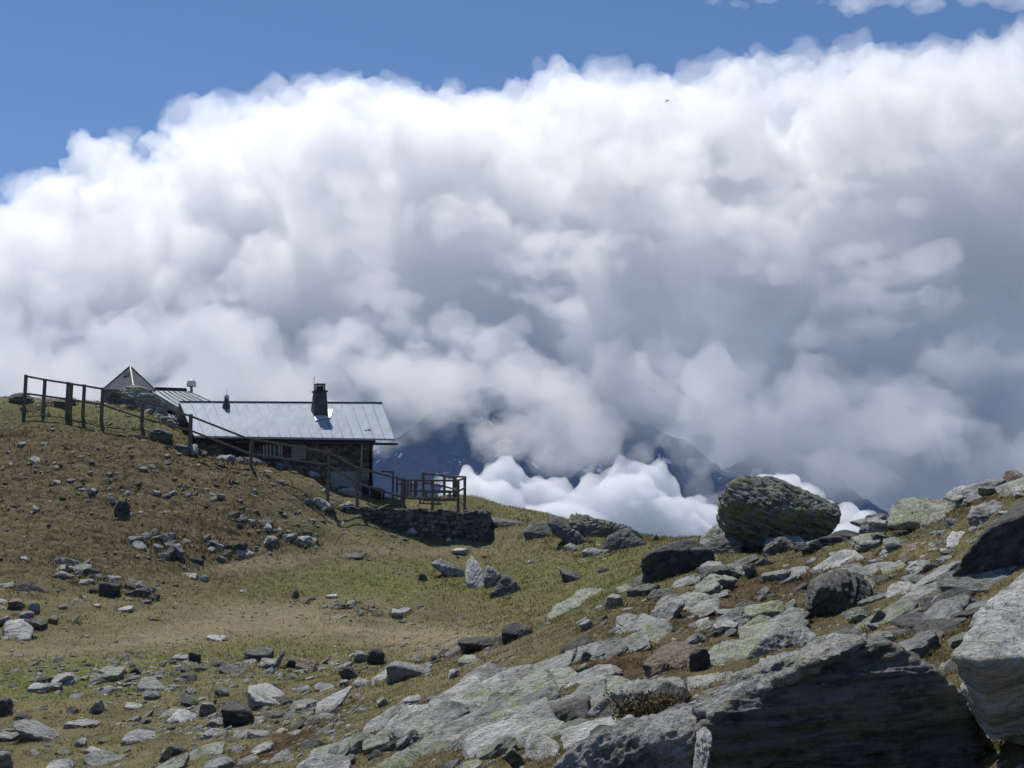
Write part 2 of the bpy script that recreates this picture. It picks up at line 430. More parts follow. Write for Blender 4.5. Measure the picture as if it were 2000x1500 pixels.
# ------------------------------------------------------------------ rocks
_ICO = {}
def ico(sub):
    if sub not in _ICO:
        bm = bmesh.new()
        bmesh.ops.create_icosphere(bm, subdivisions=sub, radius=1.0)
        V = np.array([v.co[:] for v in bm.verts], np.float32)
        F = np.array([[v.index for v in f.verts] for f in bm.faces], np.int32)
        bm.free()
        _ICO[sub] = (V / np.linalg.norm(V, axis=1)[:, None], F)
    return _ICO[sub]

def convex_radius(d, N, H, sharp=36.0):
    s = np.zeros(len(d), np.float64)
    for n, h in zip(N, H):
        s += (np.maximum(d @ n, 0) / h) ** sharp
    return np.maximum(s, 1e-30) ** (-1 / sharp)

def facet_planes(pts):
    """half-spaces of the convex hull of points (around their centroid)"""
    bm = bmesh.new()
    c = Vector(np.mean(np.array(pts), axis=0))
    for p in pts: bm.verts.new(Vector(p) - c)
    bmesh.ops.convex_hull(bm, input=bm.verts[:])
    bm.normal_update()
    N, H = [], []
    for f in bm.faces:
        n = f.normal.copy(); h = n.dot(f.verts[0].co)
        if h < 0: n, h = -n, -h
        if h < 1e-4: continue
        N.append(n[:]); H.append(h)
    bm.free()
    return c, np.array(N), np.array(H)

def roughen(me, bed, size, amp=1.0, seed=0.0, layers=9.0, blocky=1.0):
    """break up a rock's faces: large warps, ledges along the bedding, chips"""
    bed = np.array(bed, np.float32); bed /= np.linalg.norm(bed)
    s = seed * 7.31
    co = verts_of(me); no = normals_of(me)
    P = co / size
    co = co + no * ((fbm(P * 1.6 + s, 3) * 0.06 + fbm(P * 4.2 + s, 2, 0.5, 'ridge') * 0.022) * size * amp)[:, None]
    set_verts(me, co); no = normals_of(me)
    P = co / size
    f = P @ bed
    q = f[:, None] * bed[None]
    lay = (P - q) * 0.9 + q * layers
    led = fbm(lay + s, 4, 0.6)
    led = np.sign(led) * np.abs(led) ** 0.55
    led2 = fbm((P - q) * 1.6 + q * layers * 3.1 + s, 3, 0.6)
    led = led + 0.45 * np.sign(led2) * np.abs(led2) ** 0.5
    side = 1 - np.abs(no @ bed) * 0.75
    chip = fbm(P * 6 + s, 4, 0.6, 'ridge')
    # broken blocks: a step per cell of a warped grid that follows the bedding
    wv = np.stack([fbm(P * 2.3 + s + k * 11, 2) for k in range(3)], 1) * 0.45
    blk = 0.0
    for gi, (kk, ll, ww) in enumerate(((1.7, 5.0, 1.0), (3.9, 11.0, 0.55))):
        C = np.floor((P - q) * kk + q * ll + wv + s + gi * 3.3).astype(np.int64) & 255
        blk = blk + (_P[_P[_P[C[:, 0]] + C[:, 1]] + C[:, 2]] / 127.5 - 1.0) * ww
    co = co + no * ((led * 0.055 * side + blk * 0.034 * blocky * (0.35 + 0.65 * side) + chip * 0.03 + fbm(P * 14 + s, 3) * 0.014) * size * amp)[:, None]
    set_verts(me, co)

def hull_rock(name, pix, mat, sub=6, bed=(-0.45, -0.3, 0.85), amp=1.0, seed=1, label=None, cat='rock', group=None, sharp=140, layers=9.0, fit=True, foot_in=True, blocky=1.0):
    """a big rock from measured corner points (photo pixel, distance)"""
    # bring the measured distances onto the ground as built, and let the foot sink into it
    ylo, yhi = max(p[1] for p in pix), min(p[1] for p in pix)
    foot = [p for p in pix if p[1] > ylo - 0.3 * (ylo - yhi)]
    if fit:
        lift = 0.955 if label and 'sloping down beside' in label else 1.0
        front = min(foot, key=lambda p: p[2])
        D, ok = hit(front[0], front[1] - 0.08 * (ylo - yhi))
        k = D / front[2] * lift if ok else 1.0
        pix = [(x, y, d * k) for x, y, d in pix] + ([] if not foot_in else [(x + 0.06 * (x - np.mean([q[0] for q in pix])), y + 0.22 * (ylo - yhi), d * k) for x, y, d in foot])
    if mat in ('black', 'slate', 'dark', 'brown', 'mossy', 'grey'):  # broken fronts stand steep
        Dm = float(np.percentile([p[2] for p in pix], 62)); ym = min(p[1] for p in pix)
        pix = [(x, y, Dm + (d - Dm) * (0.25 if d < Dm and y > ym + 0.4 * (ylo - ym) else 1.0)) for x, y, d in pix]
    pts = [at(*p) for p in pix]
    c, N, H = facet_planes(pts)
    ext = np.ptp(np.array(pts), axis=0) / 2
    size = float(np.sort(ext)[1])
    d, F = ico(sub)
    e = d * ext
    e = e / np.linalg.norm(e, axis=1)[:, None]
    V = e * convex_radius(e, N, H, sharp)[:, None]
    # object axes follow the bedding, so the material's streaks do too
    z = Vector(bed).normalized(); x = Vector((0, -1, 0)).cross(z).normalized(); y = z.cross(x)
    R = Matrix((x, y, z)).transposed()
    me = mesh_np(name, V @ np.array(R), F)
    roughen(me, (0, 0, 1), size, amp, seed, layers, blocky)
    o = link(name, me, ROCK[mat], smooth=True)
    o.matrix_world = Matrix.Translation(c) @ R.to_4x4()
    return tag(o, label, cat, group)

_rk = np.random.default_rng(11)
def block_mesh(name, ext, seed, sub, style='block', amp=1.0):
    """angular rock of half-extents ext; local z is the bedding normal"""
    g = np.random.default_rng(seed)
    N = []; H = []
    for ax in range(3):
        for sg in (1, -1):
            n = np.zeros(3); n[ax] = sg
            n += g.normal(scale=0.13 if style != 'slab' or ax != 2 else 0.05, size=3)
            n /= np.linalg.norm(n); N.append(n); H.append(1.0 * g.uniform(0.86, 1.0))
    k = {'block': 9, 'slab': 6, 'wedge': 5, 'round': 26}[style]
    for _ in range(k):
        n = g.normal(size=3)
        if style == 'slab': n[2] *= 0.35
        n /= np.linalg.norm(n); N.append(n); H.append(g.uniform(0.82, 1.12) if style != 'round' else g.uniform(0.92, 1.04))
    if style == 'wedge':
        for sx in (-1, 1):
            n = np.array([sx * 0.75, 0.1, 0.66]); N.append(n / np.linalg.norm(n)); H.append(g.uniform(0.5, 0.62))
    d, F = ico(sub)
    r = convex_radius(d, np.array(N), np.array(H), 40 if style != 'round' else 14)
    V = d * r[:, None]
    V = V / np.abs(V).max(0) * np.array(ext)
    me = mesh_np(name, V, F)
    roughen(me, (0, 0, 1), float(np.sort(ext)[1]) if style != 'slab' else float(np.sqrt(ext[0] * ext[2])), amp, seed % 97, 7.0)
    return me

def place_rock(name, box, mat, label, style='block', roll=0, pitch=14, yaw=0, deep=0.8, sub=5, amp=1.0, group=None, cat='rock', seed=None, sink=0.3, D=None):
    """a rock standing on the ground where its foot is seen; box = photo pixel box"""
    x0, y0, x1, y1 = box
    cx = (x0 + x1) / 2
    if D is None: D, ok = hit(cx, y1 - 0.06 * (y1 - y0))
    m = D / FPX
    a, b = math.radians(abs(roll)), None
    w, h = (x1 - x0) * m, (y1 - y0) * m
    # undo the roll so the turned box fills the seen box
    c, s = math.cos(a), math.sin(a)
    if abs(roll) > 3:
        A = np.array([[c, s], [s, c]])
        W, Hh = np.linalg.solve(A, np.array([w, h])) if abs(c * c - s * s) > 0.15 else (w * 0.8, h * 0.5)
        W = max(W, w * 0.55); Hh = max(Hh, h * 0.25, w * 0.1)
    else: W, Hh = w, h
    dp = deep * W
    tp = math.radians(pitch)
    Hh2 = max(Hh - dp * math.sin(tp) * 0.7, Hh * 0.45) * (1 + sink)
    seed = seed if seed is not None else int(x0 * 7 + y0 * 13) % 100000
    me = block_mesh(name, (W / 2, dp / 2, Hh2 / 2), seed, sub, style, amp)
    o = link(name, me, ROCK[mat], smooth=sub >= 4)
    p = at(cx, (y0 + y1) / 2 + 0.5 * sink * (y1 - y0), D + dp * 0.32)
    # image roll: positive lifts the right-hand end
    R = Matrix.Rotation(-math.radians(roll), 3, 'Y') @ Matrix.Rotation(tp, 3, 'X') @ Matrix.Rotation(math.radians(yaw), 3, 'Z')
    o.matrix_world = Matrix.Translation(p) @ R.to_4x4()
    return tag(o, label, cat, group)

# the big ones, corner by corner: (pixel x, pixel y, distance)
hull_rock('boulder', [(1345, 1450, 6.4), (1375, 1640, 6.5), (1660, 1640, 6.45), (1915, 1620, 6.4), (1945, 1480, 6.35), (1392, 1398, 6.4), (1470, 1345, 6.45), (1560, 1312, 6.45), (1650, 1282, 6.45), (1688, 1254, 6.5), (1738, 1256, 6.45), (1805, 1300, 6.35), (1890, 1372, 6.25), (1938, 1445, 6.2), (1560, 1450, 6.3), (1780, 1440, 6.2),
    (1372, 1368, 7.1), (1480, 1308, 7.4), (1600, 1266, 7.5), (1690, 1250, 7.5), (1800, 1300, 7.2), (1930, 1440, 7.0), (1400, 1600, 7.6), (1900, 1600, 7.4), (1660, 1700, 7)],
    'slate', 7, (-0.12, -0.1, 0.98), 0.85, 1, 'huge dark slab boulder with a sunlit top edge, at the bottom right corner', 'boulder', layers=10, blocky=1.0, fit=False)
hull_rock('boulder', [(1040, 1560, 6.35), (1090, 1490, 6.5), (1150, 1438, 6.9), (1260, 1408, 7.2), (1368, 1372, 7.5), (1385, 1420, 6.6), (1370, 1520, 6.2), (1330, 1640, 5.9), (1050, 1640, 6.2), (1300, 1420, 8.0), (1120, 1500, 7.8), (1380, 1640, 7.5)],
    'grey', 7, (-0.5, -0.55, 0.67), 1.0, 2, 'speckled grey sloping slab leaning against the huge dark boulder', 'boulder', layers=6)
hull_rock('boulder', [(1862, 1275, 8.0), (1905, 1212, 8.5), (1950, 1160, 9.0), (1998, 1122, 9.5), (2200, 1060, 9.7), (2240, 1280, 8.2), (1988, 1287, 7.75), (1915, 1290, 7.75), (1950, 1368, 8.3), (2200, 1420, 8.2), (1905, 1318, 8.7), (2000, 1150, 10.6), (2200, 1100, 11), (2200, 1400, 10.5)],
    'pale', 7, (-0.62, -0.45, 0.64), 0.55, 3, 'bright silvery boulder with a rippled sunlit face and a black underside', 'boulder', layers=7, blocky=0.5)
hull_rock('boulder', [(1848, 1148, 10.5), (1888, 1082, 10.5), (1935, 1032, 10.6), (2010, 1003, 10.6), (2200, 930, 10.6), (2200, 1240, 10.2), (1988, 1165, 10.15), (1962, 1205, 10.25), (1872, 1188, 10.4), (1938, 1024, 11.8), (2010, 970, 12.3), (2200, 880, 12.3), (1900, 1100, 12), (2100, 1150, 12.4)],
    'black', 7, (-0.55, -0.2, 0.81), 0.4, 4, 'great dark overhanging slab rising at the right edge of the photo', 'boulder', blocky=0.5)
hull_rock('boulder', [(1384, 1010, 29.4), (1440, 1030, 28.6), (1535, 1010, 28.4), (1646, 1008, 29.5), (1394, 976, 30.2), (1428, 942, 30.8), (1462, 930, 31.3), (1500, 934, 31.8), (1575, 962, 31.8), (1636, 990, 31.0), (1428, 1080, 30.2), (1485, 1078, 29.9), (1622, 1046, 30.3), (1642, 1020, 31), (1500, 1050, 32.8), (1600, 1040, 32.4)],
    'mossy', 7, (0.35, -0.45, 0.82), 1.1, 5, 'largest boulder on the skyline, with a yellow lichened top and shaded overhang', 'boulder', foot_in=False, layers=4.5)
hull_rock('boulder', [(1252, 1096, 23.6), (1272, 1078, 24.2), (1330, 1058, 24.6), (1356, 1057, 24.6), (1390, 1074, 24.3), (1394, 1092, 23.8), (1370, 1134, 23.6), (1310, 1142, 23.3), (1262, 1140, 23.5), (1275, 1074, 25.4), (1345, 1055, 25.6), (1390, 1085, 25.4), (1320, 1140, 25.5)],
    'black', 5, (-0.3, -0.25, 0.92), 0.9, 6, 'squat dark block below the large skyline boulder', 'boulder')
hull_rock('boulder', [(1566, 1214, 13.5), (1588, 1138, 13.7), (1604, 1150, 13.3), (1610, 1124, 13.8), (1642, 1117, 14.0), (1682, 1130, 13.9), (1712, 1165, 13.6), (1738, 1196, 13.5), (1590, 1222, 13.2), (1690, 1224, 13.2), (1600, 1130, 14.7), (1660, 1120, 14.9), (1730, 1190, 14.8), (1600, 1220, 14.8)],
    'dark', 6, (-0.75, -0.2, 0.6), 1.0, 7, 'dark rounded block above the quartz stone, its thin left side in the sun', 'boulder')
hull_rock('rock', [(1062, 1222, 20.0), (1090, 1180, 21.0), (1140, 1150, 22.0), (1218, 1130, 22.8), (1210, 1152, 21.4), (1150, 1192, 20.4), (1085, 1215, 19.7), (1070, 1240, 19.9), (1150, 1210, 20.2), (1200, 1180, 21.2), (1120, 1200, 22.5), (1210, 1170, 23.2)],
    'lichen', 6, (-0.5, -0.45, 0.75), 0.9, 8, 'long lichened slab sloping down beside the grassy hollow')
hull_rock('rock', [(862, 1398, 12.6), (940, 1342, 14.0), (1050, 1305, 15.2), (1152, 1290, 15.8), (1172, 1312, 14.6), (1100, 1352, 13.2), (1000, 1392, 12.3), (900, 1424, 12.2), (880, 1440, 12.8), (1010, 1410, 12.8), (1100, 1340, 16.2), (920, 1400, 14.6)],
    'lichen', 6, (-0.42, -0.45, 0.79), 0.8, 9, 'wide striped outcrop slab right of the red heath')
hull_rock('rock', [(712, 1512, 8.4), (770, 1480, 9.0), (858, 1424, 9.9), (874, 1440, 9.5), (860, 1490, 8.9), (840, 1540, 8.4), (720, 1560, 8.2), (800, 1540, 9.8), (870, 1480, 10.2)],
    'lichen', 6, (-0.6, -0.45, 0.66), 0.9, 10, 'pointed lichened slab beside the small dark shrub at the bottom')
hull_rock('rock', [(1002, 1432, 9.6), (1032, 1404, 9.8), (1095, 1382, 10.0), (1152, 1362, 10.2), (1146, 1414, 9.9), (1060, 1452, 9.5), (1012, 1456, 9.5), (1030, 1385, 10.8), (1140, 1350, 11.2), (1140, 1400, 11)],
    'dark', 5, (-0.35, -0.3, 0.88), 0.9, 11, 'ledge with a straight dark front above the small square stone')
hull_rock('rock', [(1146, 1400, 8.6), (1190, 1360, 8.9), (1250, 1338, 9.1), (1310, 1326, 9.3), (1340, 1345, 8.9), (1270, 1410, 8.4), (1160, 1432, 8.3), (1200, 1340, 9.9), (1330, 1335, 10)],
    'grey', 6, (-0.5, -0.4, 0.76), 1.0, 12, 'grey veined slab behind the dark dwarf shrub')
hull_rock('rock', [(1026, 1450, 8.3), (1036, 1430, 8.5), (1052, 1432, 8.4), (1092, 1458, 8.3), (1090, 1476, 8.15), (1050, 1490, 8.1), (1028, 1478, 8.2), (1045, 1428, 8.75), (1090, 1450, 8.8), (1060, 1480, 8.8)],
    'pale', 5, (0.4, -0.4, 0.8), 0.7, 13, 'small square pale stone with a bright sunlit edge')
hull_rock('rock', [(1255, 1300, 13.0), (1285, 1272, 13.4), (1330, 1252, 13.7), (1370, 1276, 13.3), (1390, 1300, 12.9), (1378, 1318, 12.7), (1300, 1325, 12.6), (1262, 1322, 12.8), (1300, 1262, 14.4), (1380, 1290, 14.2)],
    'brown', 6, (-0.5, -0.5, 0.7), 1.0, 14, 'brownish folded rock with curving dark bands, in mid slope')
hull_rock('rock', [(1450, 1300, 9.5), (1490, 1250, 10.0), (1540, 1226, 10.2), (1565, 1226, 10.1), (1602, 1262, 9.9), (1590, 1290, 9.5), (1500, 1318, 9.1), (1530, 1235, 11), (1600, 1270, 10.9)],
    'grey', 6, (-0.6, -0.3, 0.74), 1.0, 15, 'dark grey lichened rock left of the white quartz stone')
hull_rock('rock', [(1366, 1288, 11.2), (1410, 1256, 11.9), (1500, 1238, 12.4), (1520, 1252, 11.8), (1470, 1286, 11.0), (1390, 1310, 10.8), (1480, 1250, 12.9), (1400, 1290, 12.2)],
    'lichen', 6, (-0.35, -0.45, 0.82), 0.8, 16, 'flat green-lichened slab between the brown rock and dark grey rock')
hull_rock('rock', [(1600, 1268, 8.9), (1622, 1248, 9.1), (1650, 1246, 9.2), (1672, 1264, 9.0), (1640, 1280, 8.7), (1605, 1285, 8.7), (1650, 1255, 9.7), (1610, 1270, 9.6)],
    'white', 5, (-0.2, -0.4, 0.9), 0.7, 17, 'bright white quartz stone just above the huge dark boulder')
hull_rock('rock', [(1636, 1108, 18.3), (1680, 1084, 19.0), (1715, 1081, 19.2), (1772, 1098, 18.9), (1778, 1112, 18.4), (1730, 1110, 18.1), (1660, 1122, 18.2), (1760, 1124, 18.4), (1700, 1085, 20.2), (1770, 1110, 20)],
    'brown', 5, (0.08, -0.3, 0.95), 0.9, 18, 'flat-topped tan rock with a black shaded front, right of centre slope')
hull_rock('rock', [(1752, 1094, 18.4), (1772, 1066, 19.2), (1825, 1050, 19.6), (1845, 1048, 19.5), (1842, 1076, 18.9), (1822, 1084, 18.5), (1772, 1098, 18.3), (1830, 1092, 18.7), (1800, 1060, 20.5), (1840, 1075, 20.3)],
    'brown', 5, (-0.2, -0.35, 0.9), 0.9, 19, 'mottled pinkish rock tilted above the grassy gap at right')
hull_rock('rock', [(1562, 1075, 26.2), (1600, 1050, 26.8), (1650, 1036, 27.2), (1706, 1048, 26.9), (1712, 1070, 26.4), (1690, 1090, 26.1), (1575, 1092, 26.0), (1640, 1040, 28.6), (1700, 1060, 28.4)],
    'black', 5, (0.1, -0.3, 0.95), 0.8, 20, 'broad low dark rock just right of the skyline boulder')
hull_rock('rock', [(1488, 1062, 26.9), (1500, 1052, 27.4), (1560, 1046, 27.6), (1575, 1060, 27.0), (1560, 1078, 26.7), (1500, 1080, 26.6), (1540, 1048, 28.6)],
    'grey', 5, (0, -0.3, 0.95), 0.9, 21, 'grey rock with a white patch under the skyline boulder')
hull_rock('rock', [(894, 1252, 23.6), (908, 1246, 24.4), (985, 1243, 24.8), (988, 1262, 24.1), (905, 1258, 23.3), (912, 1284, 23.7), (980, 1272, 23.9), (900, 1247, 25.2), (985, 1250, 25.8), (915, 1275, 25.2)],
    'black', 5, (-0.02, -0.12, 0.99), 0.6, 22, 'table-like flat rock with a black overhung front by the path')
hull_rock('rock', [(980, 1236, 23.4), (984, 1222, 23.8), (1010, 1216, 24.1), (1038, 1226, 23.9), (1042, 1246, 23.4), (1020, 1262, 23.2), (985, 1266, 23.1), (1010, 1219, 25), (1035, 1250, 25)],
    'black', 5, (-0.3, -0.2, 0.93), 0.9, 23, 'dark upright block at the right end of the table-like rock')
hull_rock('rock', [(756, 1300, 20.5), (770, 1292, 21.4), (850, 1308, 21.2), (856, 1320, 20.6), (800, 1345, 19.8), (758, 1355, 19.7), (760, 1330, 19.9), (820, 1300, 22.5), (840, 1340, 21.6)],
    'grey', 5, (-0.3, -0.4, 0.85), 1.1, 24, 'grey contorted boulder below the pale slab, left of the red heath')
hull_rock('rock', [(722, 1328, 21.4), (765, 1300, 22.6), (785, 1296, 23.2), (800, 1304, 22.6), (760, 1322, 21.4), (730, 1342, 21.0), (780, 1310, 23.6)],
    'pale', 5, (-0.5, -0.5, 0.7), 0.8, 25, 'cream-coloured tilted slab on top of the contorted grey boulder')
hull_rock('rock', [(484, 1352, 20.8), (488, 1340, 22.2), (525, 1334, 22.8), (572, 1368, 21.9), (560, 1378, 21.2), (500, 1370, 20.6), (490, 1388, 21.0), (556, 1392, 21.2), (530, 1345, 23.4), (570, 1385, 22.6)],
    'pale', 6, (0.3, -0.45, 0.84), 0.8, 26, 'tilted pale block with a black shaded front, in the lower meadow')
hull_rock('rock', [(432, 1385, 17.4), (440, 1372, 17.8), (462, 1368, 18.0), (492, 1388, 17.7), (496, 1410, 17.3), (478, 1432, 17.0), (448, 1430, 17.0), (436, 1405, 17.2), (470, 1372, 18.8), (490, 1420, 18.6)],
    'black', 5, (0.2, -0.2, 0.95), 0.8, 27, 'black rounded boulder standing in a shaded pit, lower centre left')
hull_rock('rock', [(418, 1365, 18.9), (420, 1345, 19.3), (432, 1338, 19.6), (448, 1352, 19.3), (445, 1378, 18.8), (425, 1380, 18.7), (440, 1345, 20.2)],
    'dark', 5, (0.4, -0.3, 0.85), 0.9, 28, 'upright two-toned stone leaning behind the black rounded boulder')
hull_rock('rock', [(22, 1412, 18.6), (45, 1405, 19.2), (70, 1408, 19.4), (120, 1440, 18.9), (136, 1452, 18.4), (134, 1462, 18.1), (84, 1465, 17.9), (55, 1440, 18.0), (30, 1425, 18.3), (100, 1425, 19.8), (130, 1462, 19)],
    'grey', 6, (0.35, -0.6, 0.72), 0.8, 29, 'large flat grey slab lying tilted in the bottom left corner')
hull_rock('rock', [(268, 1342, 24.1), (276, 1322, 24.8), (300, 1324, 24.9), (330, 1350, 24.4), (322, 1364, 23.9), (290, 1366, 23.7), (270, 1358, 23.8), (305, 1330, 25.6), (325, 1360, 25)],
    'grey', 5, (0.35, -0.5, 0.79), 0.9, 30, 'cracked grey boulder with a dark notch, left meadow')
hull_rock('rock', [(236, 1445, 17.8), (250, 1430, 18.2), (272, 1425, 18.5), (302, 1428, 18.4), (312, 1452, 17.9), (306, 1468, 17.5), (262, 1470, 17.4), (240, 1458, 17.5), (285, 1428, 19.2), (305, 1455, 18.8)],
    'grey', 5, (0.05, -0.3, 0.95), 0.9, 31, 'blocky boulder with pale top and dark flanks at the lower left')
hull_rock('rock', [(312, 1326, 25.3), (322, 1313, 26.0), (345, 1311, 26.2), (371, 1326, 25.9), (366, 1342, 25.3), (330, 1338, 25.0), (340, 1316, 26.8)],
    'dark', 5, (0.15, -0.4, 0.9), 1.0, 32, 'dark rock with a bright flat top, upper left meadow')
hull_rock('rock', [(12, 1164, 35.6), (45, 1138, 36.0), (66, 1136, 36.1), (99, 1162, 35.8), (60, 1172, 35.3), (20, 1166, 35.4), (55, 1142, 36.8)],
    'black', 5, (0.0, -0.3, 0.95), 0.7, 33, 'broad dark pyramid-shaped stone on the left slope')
hull_rock('rock', [(8, 1232, 30.8), (12, 1216, 31.2), (48, 1216, 31.3), (64, 1230, 31.0), (56, 1250, 30.6), (14, 1252, 30.5), (12, 1212, 31.9), (50, 1212, 32), (50, 1245, 31.8)],
    'pale', 5, (0.05, -0.3, 0.95), 0.9, 34, 'pale-topped boulder with a dark front, lowest of the heap at the left edge')
hull_rock('rock', [(360, 1108, 41.1), (368, 1090, 41.5), (385, 1085, 41.7), (398, 1096, 41.5), (396, 1114, 41.0), (368, 1120, 40.8), (385, 1090, 42.3)],
    'black', 5, (-0.5, -0.3, 0.8), 0.8, 35, 'dark upright block at the right end of the scree tongue')
hull_rock('rock', [(588, 1062, 45.2), (600, 1048, 45.8), (618, 1052, 45.7), (622, 1074, 45.2), (612, 1082, 44.9), (590, 1080, 44.9), (608, 1050, 46.4)],
    'lichen', 5, (-0.25, -0.3, 0.92), 0.9, 36, 'greenish striped block on the slope under the stone wall')
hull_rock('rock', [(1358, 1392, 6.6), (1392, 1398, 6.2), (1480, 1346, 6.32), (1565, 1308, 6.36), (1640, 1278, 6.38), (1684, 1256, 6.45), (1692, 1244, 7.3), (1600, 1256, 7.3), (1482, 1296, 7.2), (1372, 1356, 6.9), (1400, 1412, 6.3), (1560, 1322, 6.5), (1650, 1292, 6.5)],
    'grey', 6, (-0.35, -0.4, 0.85), 1.5, 91, 'lighter plate added as the sunlit band along the crest of the huge dark boulder', fit=False)  # added plate in a lighter rock, stands in for the boulder's sunlit top band
hull_rock('rock', [(1364, 1432, 6.12), (1378, 1420, 6.12), (1390, 1436, 6.08), (1386, 1460, 5.95), (1376, 1530, 5.75), (1352, 1530, 5.8), (1362, 1450, 5.95), (1378, 1460, 6.4)],
    'pale', 5, (0.9, -0.3, 0.2), 1.6, 92, 'whitish quartz vein standing at the left end of the huge dark boulder', fit=False)
hull_rock('rock', [(1085, 1020, 47.0), (1110, 1006, 47.5), (1150, 1010, 47.8), (1200, 1022, 47.5), (1245, 1040, 47.0), (1290, 1064, 46.0), (1285, 1095, 45.0), (1200, 1100, 45.0), (1120, 1088, 45.6), (1160, 1050, 46.0), (1180, 1030, 49)],
    'mossy', 6, (-0.3, -0.3, 0.9), 1.6, 93, 'broad dark craggy outcrop with turf on top, on the skyline right of the terrace', fit=False)
